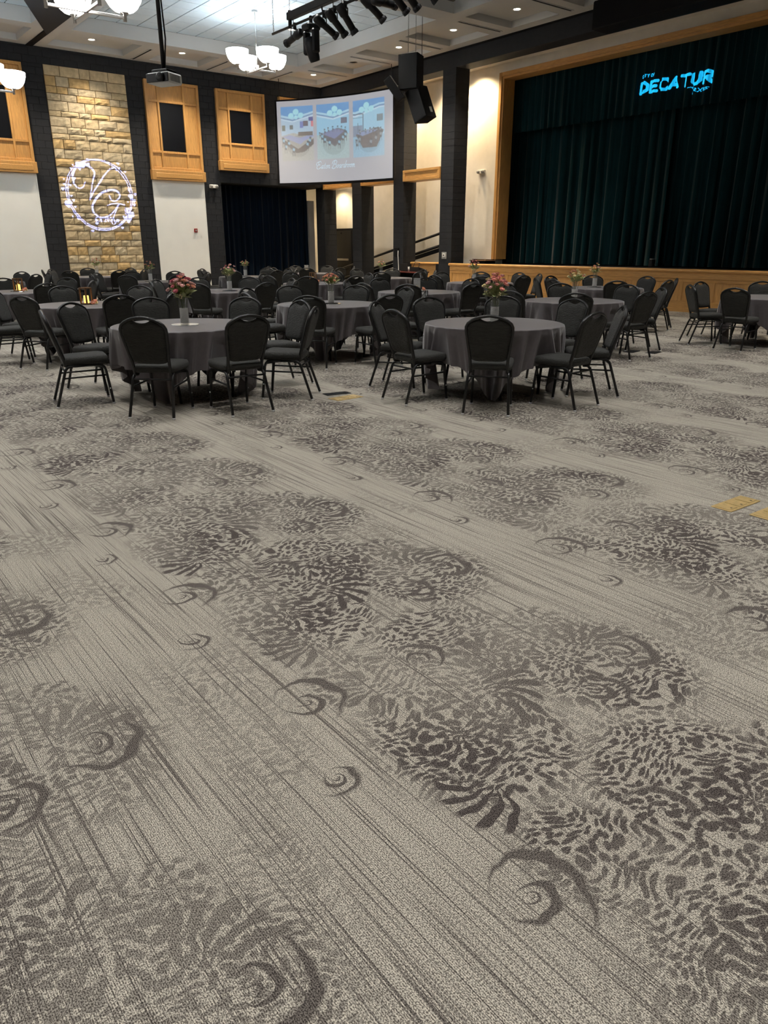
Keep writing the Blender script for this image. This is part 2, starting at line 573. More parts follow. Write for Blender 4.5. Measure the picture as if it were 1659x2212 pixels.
# stone panel
ws = empty('wall_stone')
tag(ws, 'tall tan limestone wall panel carrying the projected monogram', 'stone wall', kind='structure')
box_obj('mortar_bed', 7.71, 10.24, YB - 0.005, YB + 0.05, 0, 6.81, M_MORTAR, ws)
rs = random.Random(11)
z = 0.0
ns = 0
while z < 6.80:
    h = rs.choice((0.16, 0.2, 0.2, 0.24, 0.28))
    if 6.81 - z - h < 0.14:
        h = 6.81 - z
    x = 7.71
    while x < 10.235:
        w = rs.uniform(0.30, 0.66)
        if 10.24 - x - w < 0.22:
            w = 10.24 - x
        g = 0.009
        pr = rs.uniform(0.025, 0.06)
        # rough face: a 4 x 3 grid of points pushed in and out
        nx, nz = 5, 4
        vs, fs = [], []
        for j in range(nz):
            for i in range(nx):
                u, v = i / (nx - 1), j / (nz - 1)
                edge = (i in (0, nx - 1)) or (j in (0, nz - 1))
                yy = -pr + rs.uniform(-0.012, 0.012) if not edge else -pr * 0.55
                jx = 0 if edge else rs.uniform(-0.02, 0.02)
                vs.append((g + u * (w - 2 * g) + jx, yy, g + v * (h - 2 * g)))
        nv = len(vs)
        per = [i for i in range(nx)] + [nx - 1 + nx * j for j in range(1, nz)] + [nx * (nz - 1) + i for i in range(nx - 2, -1, -1)] + [nx * j for j in range(nz - 2, 0, -1)]
        for k in per:
            vs.append((vs[k][0], 0.0, vs[k][2]))
        for j in range(nz - 1):
            for i in range(nx - 1):
                a = j * nx + i
                fs.append((a, a + 1, a + nx + 1, a + nx))
        n = len(per)
        for k in range(n):
            fs.append((per[(k + 1) % n], per[k], nv + k, nv + (k + 1) % n))
        me = MB().add(vs, fs).mesh('stone')
        rr = rs.random()
        me.materials.append(M_STONEY if rr < 0.14 else (M_STONEG if rr < 0.55 else M_STONE))
        link('stone', me, ws, (x, YB - 0.005, z))
        ns += 1
        x += w
    z += h

# white wall panels under the windows
for i, (a, b) in enumerate(((5.15, 7.07), (10.83, 12.75))):
    p = box_obj('wall_panel', a, b, YB - 0.02, YB + 0.05, 0, 3.72, M_WHITEWALL, bev=0.006)
    tag(p, ('white painted wall panel left of the stone wall', 'white painted wall panel right of the stone wall')[i], 'wall panel', kind='structure')
    box_obj('panel_edge', a, a + 0.03, YB - 0.03, YB, 0, 3.72, M_WHITEWALL, p)
    box_obj('panel_edge', b - 0.03, b, YB - 0.03, YB, 0, 3.72, M_WHITEWALL, p)

def oak_window(n, a, b, z0, z1, g, label):
    """oak panelled surround with a dark pane; g = pane rectangle"""
    w = empty('window_%d' % n, (a, YB, z0))
    tag(w, label, 'window', kind='structure')
    def bx(nm, x0_, x1_, z0_, z1_, d, mat=M_OAK):
        return box_obj(nm, x0_ - a, x1_ - a, -d, 0.03, z0_ - z0, z1_ - z0, mat, w, bev=0.006)
    fr = 0.09
    ga, gb, gz0, gz1 = g
    bx('outer_stile', a, a + fr, z0 + 0.32, z1, 0.10)
    bx('outer_stile', b - fr, b, z0 + 0.32, z1, 0.10)
    bx('outer_rail', a + fr, b - fr, z1 - fr, z1, 0.10)
    bx('outer_rail', a + fr, b - fr, z0 + 0.32, z0 + 0.32 + fr, 0.10)
    s = 0.07
    bx('inner_stile', ga - s, ga, z0 + 0.32 + fr, z1 - fr, 0.085)
    bx('inner_stile', gb, gb + s, z0 + 0.32 + fr, z1 - fr, 0.085)
    bx('inner_rail', a + fr, b - fr, gz0 - s, gz0, 0.08)
    bx('inner_rail', a + fr, b - fr, gz1, gz1 + s, 0.08)
    for (p, q, r, t) in ((a + fr, ga - s, z0 + 0.41, gz0 - s), (a + fr, ga - s, gz0, gz1), (a + fr, ga - s, gz1 + s, z1 - fr),
                         (gb + s, b - fr, z0 + 0.41, gz0 - s), (gb + s, b - fr, gz0, gz1), (gb + s, b - fr, gz1 + s, z1 - fr),
                         (ga, gb, z0 + 0.41, gz0 - s), (ga, gb, gz1 + s, z1 - fr)):
        bx('wood_panel', p, q, r, t, 0.045)
    bx('pane', ga, gb, gz0, gz1, 0.03, M_DARKGLASS)
    sill = box_obj('sill', -0.03, b - a + 0.03, -0.17, 0.03, 0.0, 0.32, M_OAK, w, bev=0.01)
    box_obj('sill_panel', 0.10, b - a - 0.10, -0.182, -0.15, 0.07, 0.22, M_OAKH, sill, bev=0.008)
    return w
oak_window(1, 5.15, 7.07, 3.72, 6.77, (5.66, 6.52, 4.66, 6.10), 'oak panelled window surround cut by the left edge of view')
oak_window(2, 10.83, 12.75, 3.72, 6.77, (11.31, 12.16, 4.64, 6.12), 'oak panelled window surround above the white panel')
oak_window(3, 13.40, 15.35, 4.15, 6.77, (13.91, 14.77, 5.08, 6.13), 'shorter oak panelled window surround beside the projection screen')
oak_window(4, 15.95, 17.75, 4.15, 6.77, (16.4, 17.3, 5.08, 6.13), 'oak panelled window surround hidden behind the projection screen')

# side opening with curtain
rec = MB()
rec.box(13.2, 13.43, YB + 0.03, 29.4, 0, 3.9)
rec.box(13.2, 18.0, YB + 0.5, 29.4, 3.75, 3.95)
rec.box(13.2, 18.0, 29.2, 29.5, 0, 3.9)
tag(rec.build('wall_recess', M_MATTEBLACK), 'black lined recess behind the blue side curtain', 'wall recess', kind='structure')

def curtain(name, axis, a0, a1, pos, z0, z1, amp, per, mat, seed, rows=6, flare=1.25, sway=0.02):
    r = random.Random(seed)
    nc = int(abs(a1 - a0) / per * 10)
    ph, xs = 0.0, []
    prof = []
    ampv = amp
    for i in range(nc + 1):
        u = a0 + (a1 - a0) * i / nc
        if i % 10 == 0:
            ampv = amp * r.uniform(0.55, 1.25)
            step = 2 * pi / 10 * r.uniform(0.75, 1.35)
        ph += step
        prof.append((u, ampv * (sin(ph) + 0.3 * sin(2.1 * ph + 1))))
    sw = [r.uniform(-sway, sway) for _ in range(nc + 1)]
    vs, fs = [], []
    for j in range(rows + 1):
        t = j / rows
        zz = z1 + (z0 - z1) * t
        for i, (u, d) in enumerate(prof):
            dd = d * (0.75 + (flare - 0.75) * t)
            us = u + sw[i] * t
            vs.append((pos + dd, us, zz) if axis == 'y' else (us, pos + dd, zz))
    n = nc + 1
    for j in range(rows):
        for i in range(nc):
            fs.append((j * n + i, j * n + i + 1, (j + 1) * n + i + 1, (j + 1) * n + i))
    return MB().add(vs, fs).build(name, mat, smooth=True)
sc_ = curtain('side_curtain', 'x', 13.45, 17.6, 27.75, 0.03, 3.72, 0.07, 0.26, M_VELVETB, 5)
tag(sc_, 'dark navy pleated curtain filling the opening under the screen', 'curtain')
tag(box_obj('wall_return', 17.62, 17.88, 27.6, 29.2, 0, 3.3, M_GREYPLASTIC), 'grey wall end standing beside the navy side curtain', 'wall', kind='structure')

# ---- stage wall: black colonnade, beam, cream wall
cd = 0.58
cols_y = [(26.86, 27.45), (24.33, 24.93), (21.84, 22.41), (19.31, 19.92)]
names = ['black block column at the hall corner by the curtain', 'black block column just behind the screen',
         'black block column carrying the outlet box and white cable', 'black block column at the end of the stage front']
for (a, b), nm in zip(cols_y, names):
    c = empty('wall_column', (XS, a, 0))
    tag(c, nm, 'column', kind='structure')
    box_obj('column_core', 0.006, cd - 0.006, 0.006, b - a - 0.006, 0, 6.8, M_JOINT, c)
    w = b - a
    nz = 34
    me1 = MB().bevbox(0, cd, 0, w, 0.0025, 0.1975, 0.003).mesh('block')
    me1.materials.append(M_BLACKWALL)
    for k in range(nz):
        link('block', me1, c, (0, 0, k * 0.2))
beam = empty('wall_beam', (XS, 0, 6.79))
tag(beam, 'long black beam above the columns and stage opening', 'beam', kind='structure')
box_obj('beam_face', 0, cd, Y0, YB, 0, 0.85, M_BLACKWALL, beam, bev=0.01)
box_obj('beam_lip', -0.03, 0, Y0, YB, 0.43, 0.48, M_MATTEBLACK, beam)
# oak rails between the columns
for (a, b), nm in (((19.92, 21.84), 'oak rail panel spanning between the two columns by the stage'), ((22.41, 24.33), 'oak rail panel below the right half of the screen'),
                   ((24.93, 26.86), 'oak rail panel below the left half of the screen')):
    r_ = empty('trim_rail', (XS - 0.02, a, 3.68))
    tag(r_, nm, 'oak rail', kind='structure')
    box_obj('rail_board', 0, 0.5, 0, b - a, 0, 0.35, M_OAKH, r_, bev=0.008)
    for (y0_, y1_, z0_, z1_) in ((0.0, b - a, 0.27, 0.35), (0, b - a, 0, 0.08), (0, 0.12, 0.08, 0.27), (b - a - 0.12, b - a, 0.08, 0.27)):
        box_obj('rail_frame', -0.03, 0.0, y0_, y1_, z0_, z1_, M_OAKH, r_, bev=0.006)

PY0, PY1, PZ1 = 1.5, 18.85, 6.65       # proscenium opening
wsd = MB()
wsd.box(XW, XW + 0.4, PY1, 29.5, 0, 7.8)
wsd.box(XW, XW + 0.4, Y0, PY0, 0, 7.8)
wsd.box(XW, XW + 0.4, PY0, PY1, PZ1, 7.8)
tag(wsd.build('wall_stage', M_CREAM), 'cream plaster wall behind the columns and around the stage', 'wall', kind='structure')
tag(box_obj('wall_corridor_end', 18.0, 20, 29.4, 29.7, 0, 7.8, M_CREAM), 'cream end wall of the passage behind the columns', 'wall', kind='structure')
tag(box_obj('ceiling_corridor', XS + 0.3, XW + 0.2, Y0, 29.5, 7.0, 7.1, M_CREAM), 'cream ceiling of the passage behind the columns', 'ceiling', kind='structure')
tag(box_obj('baseboard_stage', XW - 0.025, XW, PY1, 19.9, STZ, STZ + 0.14, M_MATTEBLACK), 'black baseboard under the cream stage wall', 'baseboard', kind='structure')
# oak proscenium frame
pf = empty('trim_proscenium', (XW, 0, 0))
tag(pf, 'oak frame lining the stage opening', 'oak frame', kind='structure')
box_obj('casing', -0.07, 0.04, PY1 - 0.02, PY1 + 0.10, STZ + 0.14, PZ1 + 0.10, M_OAK, pf, bev=0.01)
box_obj('casing', -0.07, 0.04, PY0, PY1 - 0.02, PZ1 - 0.02, PZ1 + 0.10, M_OAKH, pf, bev=0.01)
box_obj('reveal', -0.02, 0.48, PY1 - 0.08, PY1 + 0.02, STZ + 0.14, PZ1 + 0.02, M_OAK, pf, bev=0.006)
box_obj('reveal', -0.02, 0.48, PY0, PY1 - 0.08, PZ1 - 0.08, PZ1 + 0.02, M_OAKH, pf, bev=0.006)
# stage
sf = MB()
sf.box(XS + 0.02, 26, Y0 + 0.5, 19.33, 0, STZ - 0.02)
sf.box(XS + 0.3, XW, 19.33, 20.4, 0, STZ - 0.02)
st = sf.build('stage_floor', M_STAGEFLOOR)
tag(st, 'black painted stage floor in front of the teal curtain', 'stage floor', kind='structure')
sh = MB()
sh.box(25.5, 26, Y0, 29, 0, 8)
sh.box(19.9, 26, 19.6, 20, 0, 8)
sh.box(19.9, 26, Y0, 20, 7.8, 8.0)
tag(sh.build('wall_stage_house', M_MATTEBLACK), 'black stage house behind the curtain', 'wall', kind='structure')
gd = curtain('stage_curtain', 'y', 19.55, 13.30, 20.75, STZ + 0.01, 6.9, 0.085, 0.36, M_VELVET, 21, rows=8, sway=0.05)
tag(gd, 'dark teal velvet stage curtain, half nearest the columns', 'curtain')
gd2 = curtain('stage_curtain', 'y', 13.36, 1.2, 20.80, STZ + 0.01, 6.9, 0.085, 0.36, M_VELVET, 22, rows=8, sway=0.05)
tag(gd2, 'dark teal velvet stage curtain, half at the right edge', 'curtain')
va_ = curtain('stage_valance', 'y', 19.55, 1.2, 20.3, 5.10, 6.9, 0.055, 0.26, M_VELVET, 23, rows=4, sway=0.01)
tag(va_, 'dark pleated valance hanging across the top of the stage', 'curtain valance')

# stage front in oak panels
sfr = empty('wall_stage_front', (XS, 0, 0))
tag(sfr, 'oak panelled stage front with rounded cap', 'stage front', kind='structure')
ya, yb = 2.0, 19.33
cap = MB()
prof = [(0.14, 0.945), (-0.03, 0.945), (-0.055, 0.965), (-0.062, 0.99), (-0.055, 1.012), (-0.03, 1.03), (0.14, 1.03)]
for k in range(len(prof) - 1):
    (p, q), (r, t) = prof[k], prof[k + 1]
    cap.quad((p, ya, q), (p, yb + 0.04, q), (r, yb + 0.04, t), (r, ya, t))
cap.add([(p, yb + 0.04, q) for p, q in prof], [tuple(range(len(prof)))])
cap.build('cap_rail', M_OAKH, sfr, smooth=True)
box_obj('backing', 0.0, 0.03, ya, yb, 0, 0.95, M_OAKH, sfr)
box_obj('fascia_board', -0.025, 0.0, ya, yb, 0.80, 0.945, M_OAKH, sfr, bev=0.004)
box_obj('top_rail', -0.018, 0.0, ya, yb, 0.72, 0.795, M_OAKH, sfr, bev=0.003)
box_obj('bottom_rail', -0.018, 0.0, ya, yb, 0.0, 0.255, M_OAKH, sfr, bev=0.003)
y = yb
k = 0
pan = MB().bevbox(-0.006, 0, 0, 0.74, 0.262, 0.715, 0.003).mesh('wood_panel')
pan.materials.append(M_OAK)
bead = MB().bevbox(-0.024, 0, 0, 0.74, 0.255, 0.272, 0.004).mesh('panel_bead')
bead.materials.append(M_OAKH)
while y > ya + 0.9:
    box_obj('stile', -0.018, 0.0, y - 0.11, y, 0.255, 0.72, M_OAK, sfr, bev=0.003)
    link('wood_panel', pan, sfr, (0, y - 0.11 - 0.74, 0))
    link('panel_bead', bead, sfr, (0, y - 0.11 - 0.74, 0))
    y -= 0.85
# small oak front between the columns, ramp and handrail in the passage
rf = empty('wall_ramp_front', (18.3, 20.3, 0))
tag(rf, 'short oak fronted stage wing between two black columns', 'stage front', kind='structure')
box_obj('front_board', 0, 0.06, -0.4, 1.6, 0, 0.94, M_OAKH, rf)
cp = MB()
for k in range(len(prof) - 1):
    (p, q), (r, t) = prof[k], prof[k + 1]
    cp.quad((p, -0.4, q), (p, 1.64, q), (r, 1.64, t), (r, -0.4, t))
cp.build('cap_rail', M_OAKH, rf, smooth=True)
rp = MB()
rp.add([(18.5, 20.4, 0), (XW, 20.4, 0), (XW, 27.5, 0), (18.5, 27.5, 0), (18.5, 20.4, 1.0), (XW, 20.4, 1.0)],
       [(0, 1, 2, 3), (4, 3, 2, 5), (0, 4, 5, 1), (0, 3, 4), (1, 5, 2)])
tag(rp.build('floor_ramp', M_STAGEFLOOR), 'ramp rising to the stage behind the columns', 'ramp', kind='structure')
hr = empty('handrail', (19.0, 0, 0))
tag(hr, 'black sloping handrail of the ramp behind the columns', 'handrail')
zr = lambda yy: 1.98 + (21.17 - yy) * 0.215
MB().tube([(0, 27.2, zr(27.2)), (0, 20.3, zr(20.3))], 0.045, 10).build('top_rail', M_BLACK, hr, True)
MB().tube([(0, 27.2, zr(27.2) - 0.42), (0, 20.3, zr(20.3) - 0.42)], 0.05, 10).build('lower_rail', M_BLACK, hr, True)
box = MB()
box.add([(0.02, 27.2, zr(27.2) - 0.62), (0.02, 20.3, zr(20.3) - 0.62), (0.02, 20.3, zr(20.3) - 0.48), (0.02, 27.2, zr(27.2) - 0.48),
         (0.06, 27.2, zr(27.2) - 0.62), (0.06, 20.3, zr(20.3) - 0.62), (0.06, 20.3, zr(20.3) - 0.48), (0.06, 27.2, zr(27.2) - 0.48)],
        [(0, 1, 2, 3), (7, 6, 5, 4), (0, 4, 5, 1), (3, 2, 6, 7), (0, 3, 7, 4), (1, 5, 6, 2)])
box.build('curb_rail', M_BLACK, hr)
for yy in (26.4, 23.4, 20.6):
    MB().tube([(0, yy, max(0.0, (27.5 - yy) * 0.14)), (0, yy, zr(yy))], 0.025, 8).build('post', M_BLACK, hr, True)
# black double door at the end of the passage
dr = empty('door_1', (XW - 0.02, 27.15, 0))
tag(dr, 'black passage door with push bar seen between columns', 'door', kind='structure')
box_obj('door_frame', -0.05, 0.02, -0.08, 1.35, 0.0, 2.27, M_MATTEBLACK, dr)
box_obj('door_leaf', -0.07, -0.03, 0.0, 1.25, 0.02, 2.18, M_BLACK, dr, bev=0.006)
box_obj('push_bar', -0.14, -0.09, 0.15, 1.1, 0.98, 1.06, M_CHROME, dr, bev=0.008)
box_obj('closer', -0.12, -0.07, 0.7, 1.1, 2.05, 2.12, M_BLACK, dr)

# ------------------------------------------------------------------ ceiling
bays = [(7.9, 15.31, 17.36, 24.37), (7.9, 15.31, 9.86, 16.66), (7.9, 15.31, 2.36, 9.16), (7.9, 15.31, -5.2, 1.66),
        (-0.6, 6.85, 17.36, 24.37), (-0.6, 6.85, 9.86, 16.66), (-0.6, 6.85, 2.36, 9.16), (-0.6, 6.85, -5.2, 1.66)]
cof = []
gy = [26.95, 24.6, 22.1, 19.6, 17.1, 14.6, 12.1, 9.6, 7.1, 4.6]
for a, b in zip(gy[1:], gy[:-1]):
    cof.append((15.75, 17.50, a + 0.40, b - 0.40))
gx = [0.0, 2.4, 4.9, 7.39, 10.54, 13.08, 15.55]
for a, b in zip(gx[:-1], gx[1:]):
    cof.append((a + 0.42, b - 0.42, 24.85, 26.50))
holes = [(q, ZT) for q in bays] + [(q, ZC + 0.17) for q in cof]
xs_ = sorted({X0, XS} | {v for q, _ in holes for v in q[:2]})
ys_ = sorted({Y0, YB} | {v for q, _ in holes for v in q[2:]})
so = MB()
for i in range(len(xs_) - 1):
    for j in range(len(ys_) - 1):
        cx, cy = (xs_[i] + xs_[i + 1]) / 2, (ys_[j] + ys_[j + 1]) / 2
        if any(q[0] < cx < q[1] and q[2] < cy < q[3] for q, _ in holes):
            continue
        so.quad((xs_[i], ys_[j], ZC), (xs_[i], ys_[j + 1], ZC), (xs_[i + 1], ys_[j + 1], ZC), (xs_[i + 1], ys_[j], ZC))
ceil = so.build('ceiling', M_CEIL)
tag(ceil, 'white coffered ceiling border around raised tile bays', 'ceiling', kind='structure')
for q, zt_ in holes:
    a, b, c, d = q
    m = MB()
    m.quad((a, c, ZC), (b, c, ZC), (b, c, zt_), (a, c, zt_))
    m.quad((b, c, ZC), (b, d, ZC), (b, d, zt_), (b, c, zt_))
    m.quad((b, d, ZC), (a, d, ZC), (a, d, zt_), (b, d, zt_))
    m.quad((a, d, ZC), (a, c, ZC), (a, c, zt_), (a, d, zt_))
    if zt_ < ZT:
        m.quad((a, c, zt_), (b, c, zt_), (b, d, zt_), (a, d, zt_))
        m.build('coffer', M_CEIL, ceil)
    else:
        m.build('bay_fascia', M_CEIL, ceil)
        MB().quad((a, c, ZT + 0.02), (b, c, ZT + 0.02), (b, d, ZT + 0.02), (a, d, ZT + 0.02)).build('tile_grid', M_GRID, ceil)
tm = MB().bevbox(0.012, 0.598, 0.012, 0.598, 0, 0.02, 0.006).mesh('ceiling_tile')
tm.materials.append(M_TILE)
rest = MB()
for bi, (a, b, c, d) in enumerate(bays):
    nx, ny = int((b - a) / 0.61 + 0.999), int((d - c) / 0.61 + 0.999)
    for i in range(nx):
        for j in range(ny):
            x, y = b - (i + 1) * 0.61, d - (j + 1) * 0.61
            if bi == 0 or (bi in (1, 4) and y > 13.5 and 0 < x):
                if x < a or y < c:
                    mm = MB().bevbox(max(a, x + 0.007), x + 0.603, max(c, y + 0.007), y + 0.603, ZT, ZT + 0.02, 0.003)
                    if x + 0.6 - max(a, x) > 0.05 and y + 0.6 - max(c, y) > 0.05:
                        mm.build('ceiling_tile', M_TILE, ceil)
                else:
                    link('ceiling_tile', tm, ceil, (x, y, ZT))
            else:
                rest.box(max(a, x + 0.007), x + 0.603, max(c, y + 0.007), y + 0.603, ZT, ZT + 0.02)
tag(rest.build('ceiling_tiles', M_TILE, ceil), kind='stuff')
# roof slab to close the room
tag(box_obj('roof_slab', X0, 26, Y0, 30.5, 7.85, 8.1, M_MATTEBLACK), 'roof slab above the hall ceiling', 'roof', kind='structure')

# slot diffusers on the coffer beams
def slot(x0_, x1_, y0_, y1_, label):
    d = empty('air_diffuser', ((x0_ + x1_) / 2, (y0_ + y1_) / 2, ZC))
    w, l = (x1_ - x0_) / 2, (y1_ - y0_) / 2
    box_obj('slot', -w, w, -l, l, -0.008, 0.0, M_MATTEBLACK, d)
    if w < l:
        for s in (-1, 1):
            box_obj('flange', s * w - 0.015, s * w + 0.015, -l - 0.02, l + 0.02, -0.014, 0.0, M_CEIL, d)
    else:
        for s in (-1, 1):
            box_obj('flange', -w - 0.02, w + 0.02, s * l - 0.015, s * l + 0.015, -0.014, 0.0, M_CEIL, d)
    tag(d, label, 'air diffuser', 'slot diffusers in the ceiling border')
for x, nm in ((10.5, 'above the stone panel edge'), (13.08, 'above the two oak windows'), (15.55, 'near the hall corner on the back side')):
    slot(x - 0.05, x + 0.05, 25.15, 26.7, 'long black slot diffuser in the ceiling %s' % nm)
for y, nm in ((24.6, 'nearest the hall corner on the stage side'), (22.1, 'above the column with the white cable'), (19.6, 'above the hanging loudspeakers'),
              (17.1, 'beyond the lit coffers over the stage'), (14.6, 'at the top right of the view')):
    slot(15.9, 17.5, y - 0.05, y + 0.05, 'long black slot diffuser in the ceiling %s' % nm)

# partition track and black pocket
tr = box_obj('partition_track', 7.30, 7.48, 2.0, YB, ZC - 0.03, ZC + 0.01, M_MATTEBLACK)
tag(tr, 'black partition track running along the ceiling beam', 'ceiling track', kind='structure')
wd = MB()
pl = [(7.30, 24.63), (7.30, 14.0), (2.6, 14.0)]
zb = 7.10
wd.add([(p[0], p[1], zb) for p in pl] + [(p[0], p[1], ZC) for p in pl], [(0, 2, 1), (3, 4, 5), (0, 1, 4, 3), (1, 2, 5, 4), (2, 0, 3, 5)])
wdo = wd.build('partition_pocket', M_BLACKWALL)
tag(wdo, 'black angled bulkhead hanging beside the partition track', 'bulkhead', kind='structure')

# ------------------------------------------------------------------ lamps
def spot(name, loc, target, watts, angle, col, parent=None, blend=0.5, radius=0.05):
    d = bpy.data.lights.new(name, 'SPOT')
    d.energy = watts
    d.spot_size = angle
    d.spot_blend = blend
    d.color = col
    d.shadow_soft_size = radius
    o = bpy.data.objects.new(name, d)
    COL.objects.link(o)
    o.location = loc
    v = Vector(target) - Vector(loc)
    o.rotation_euler = v.to_track_quat('-Z', 'Y').to_euler()
    return o
WARM = (1.0, 0.86, 0.68)
def downlight(x, y, z, label, lit=True, watts=DOWN_W, group='recessed ceiling downlights', col=WARM, ang=95):
    d = empty('downlight', (x, y, z))
    tag(d, label, 'downlight', group)
    MB().lathe([(0.085, 0.0), (0.12, -0.012), (0.13, -0.006), (0.13, 0.0)], 20, cap=False).build('trim_ring', M_WHITEPLASTIC if lit else M_CHROME, d, True)
    MB().lathe([(0.0, -0.002), (0.087, -0.002)], 20).build('lens', M_LAMP if lit else M_GREYPLASTIC, d)
    if lit:
        spot('downlight_lamp', (x, y, z - 0.03), (x, y, 0), watts, radians(ang), col, blend=0.9, radius=0.08)
cz = ZC + 0.17
ll = [(16.9, 25.85, 'lit ceiling downlight in the corner coffer above the screen', True), (16.9, 23.35, 'unlit chrome downlight above the projection screen', False),
      (16.85, 18.35, 'lit ceiling downlight just right of the hung speakers', True), (16.8, 15.85, 'lit ceiling downlight at the top right', True),
      (16.85, 20.85, 'lit ceiling downlight hidden behind the hung speakers', True), (8.95, 25.85, 'lit ceiling downlight above the stone panel', True),
      (11.8, 25.75, 'lit ceiling downlight above the second oak window', True), (14.3, 25.75, 'lit ceiling downlight above the third oak window', True),
      (6.15, 25.75, 'lit ceiling downlight above the first oak window', True), (3.6, 25.75, 'lit ceiling downlight beyond the left edge', True),
      (16.8, 5.85, 'lit ceiling downlight over the far end of the stage front', True)]
for x, y, nm, lit in ll:
    downlight(x, y, cz, nm, lit)
downlight(14.0, 18.6, ZT, 'lit downlight in the raised tile ceiling beside the stage lights', True)
downlight(13.6, 21.9, ZT, 'lit downlight in the raised tile ceiling behind the stage lights', True)
for i_, x in enumerate((-1.0, 2.6, 6.0, 9.6, 13.4)):  # unseen downlights added to light the carpet and tabletops from above
    for j_, y in enumerate((-3.0, 0.6, 4.2, 8.0, 11.8, 15.2)):
        zz = ZT if any(q[0] < x < q[1] and q[2] < y < q[3] for q in bays) else ZC
        downlight(x, y, zz, 'added round ceiling downlight above the viewer, out of view', True, NEAR_FILL_W, 'added downlights above the viewer', (1.0, 0.975, 0.945), 82)
# wall-wash lamps in the passage behind the colonnade
for (yy, zz, w) in ((20.9, 6.9, 1.0), (23.4, 6.9, 1.0), (25.8, 6.9, 0.9), (19.75, 6.9, 1.0), (27.8, 3.9, 0.35)):
    s_ = spot('passage_lamp', (18.85, yy, zz), (19.45, yy, zz - 3.0), CORR_W * w, radians(130), (1.0, 0.76, 0.46), blend=0.8, radius=0.08)
def chandelier(name, x, y, zx, zt_, label, nb=18):
    c = empty(name, (x, y, zt_))
    tag(c, label, 'chandelier', 'four bowl chandeliers')
    dz = zx - zt_
    MB().lathe([(0.0, 0.0), (0.085, 0.0), (0.085, -0.05), (0.0, -0.05)], 20).build('canopy', M_GREYPLASTIC, c)
    MB().tube([(0, 0, -0.04), (0, 0, dz + 0.1)], 0.012, 8).build('stem', M_CHROME, c, True)
    MB().bevbox(-0.035, 0.035, -0.035, 0.035, dz - 0.03, dz + 0.12, 0.008).build('hub', M_CHROME, c)
    for k in range(4):
        a = k * pi / 2
        M = Matrix.Rotation(a, 4, 'Z')
        MB().bevbox(0.02, 0.62, -0.017, 0.017, dz - 0.022, dz + 0.022, 0.004, M).build('arm', M_CHROME, c)
        cup = MB().lathe([(0.0, dz - 0.05), (0.028, dz - 0.05), (0.028, dz + 0.05), (0.065, dz + 0.06), (0.07, dz + 0.075), (0.0, dz + 0.075)], 14,
                         c=(0.6 * cos(a), 0.6 * sin(a), 0)).build('bowl_cup', M_CHROME, c, True)
        pr = []
        for t in range(6):
            u = t / 5
            pr.append((0.055 + 0.255 * sin(u * pi / 2) ** 0.85, dz + 0.07 + 0.345 * (1 - cos(u * pi / 2)) ** 0.9))
        pin = [(max(0.0, r - 0.012), zz + 0.012) for r, zz in pr[::-2]]
        MB().lathe([(0.0, pr[0][1])] + pr, nb, c=(0.6 * cos(a), 0.6 * sin(a), 0), cap=False).build('glass_bowl', M_BOWL, c, True)
        rim = pr[-1]
        MB().lathe([(rim[0], rim[1]), (rim[0] - 0.012, rim[1] + 0.004), (rim[0] - 0.03, rim[1] - 0.05), (0.0, rim[1] - 0.06)], nb, c=(0.6 * cos(a), 0.6 * sin(a), 0), cap=False).build('bowl_diffuser', M_BOWLIN, c, True)
    return c
chandelier('chandelier', 11.78, 20.87, 6.21, ZT, 'four bowl chandelier glowing near the centre of the ceiling')
chandelier('chandelier', 4.62, 13.42, 5.0, ZT, 'large four bowl chandelier cut by the top edge')
chandelier('chandelier', 4.70, 21.04, 5.0, ZT, 'four bowl chandelier cut by the left edge before the oak window')
for (x, y, zz, nm) in ((-2.8, 13.4, 5.6, 'nearer'), (-2.8, 21.0, 5.6, 'farther')):
    chandelier('chandelier', x, y, zz, ZT, 'four bowl chandelier beyond the left edge, %s of the two' % nm, 8)

# ------------------------------------------------------------------ projection screen (gently curved, hung across the corner)
SL, SR = Vector((15.68, 26.5, 0)), Vector((17.55, 22.0, 0))
SD = (SR - SL)
SW_ = SD.length
SDn = SD.normalized()
SN = Vector((SDn.y, -SDn.x, 0))          # candidate normal
if SN.dot(Vector((0, 0, 0)) - SL) < 0:
    SN = -SN
SAG = 0.32
def scr_pt(u, v, off=0.0):
    p = SL + SD * u - SN * (SAG * (1 - (2 * u - 1) ** 2)) + SN * off
    return (p.x, p.y, 3.80 + 2.73 * v)
scn = empty('projection_screen', (SL + SD * 0.5).to_tuple()[:2] + (3.8,))
tag(scn, 'wide projection screen showing three boardroom pictures', 'projection screen')
inv = Matrix.Translation(-scn.location)
def S(p):
    return tuple(Vector(p) - scn.location)
m = MB()
NU = 24
for k in range(NU):
    u0, u1 = k / NU, (k + 1) / NU
    m.quad(S(scr_pt(u0, -0.0)), S(scr_pt(u1, -0.0)), S(scr_pt(u1, 1.0)), S(scr_pt(u0, 1.0)))
m.build('screen_fabric', M_SCREEN, scn)
def border(name, v0, v1, u0=0.0, u1=1.0, n=NU):
    b = MB()
    for k in range(n):
        a, c = u0 + (u1 - u0) * k / n, u0 + (u1 - u0) * (k + 1) / n
        q = [S(scr_pt(a, v0, o)) for o in (-0.04, 0.02)] + [S(scr_pt(c, v0, o)) for o in (-0.04, 0.02)]
        r = [S(scr_pt(a, v1, o)) for o in (-0.04, 0.02)] + [S(scr_pt(c, v1, o)) for o in (-0.04, 0.02)]
        b.add(q + r, [(0, 2, 3, 1), (4, 5, 7, 6), (1, 3, 7, 5), (0, 4, 6, 2), (0, 1, 5, 4), (2, 6, 7, 3)])
    return b.build(name, M_MATTEBLACK, scn)
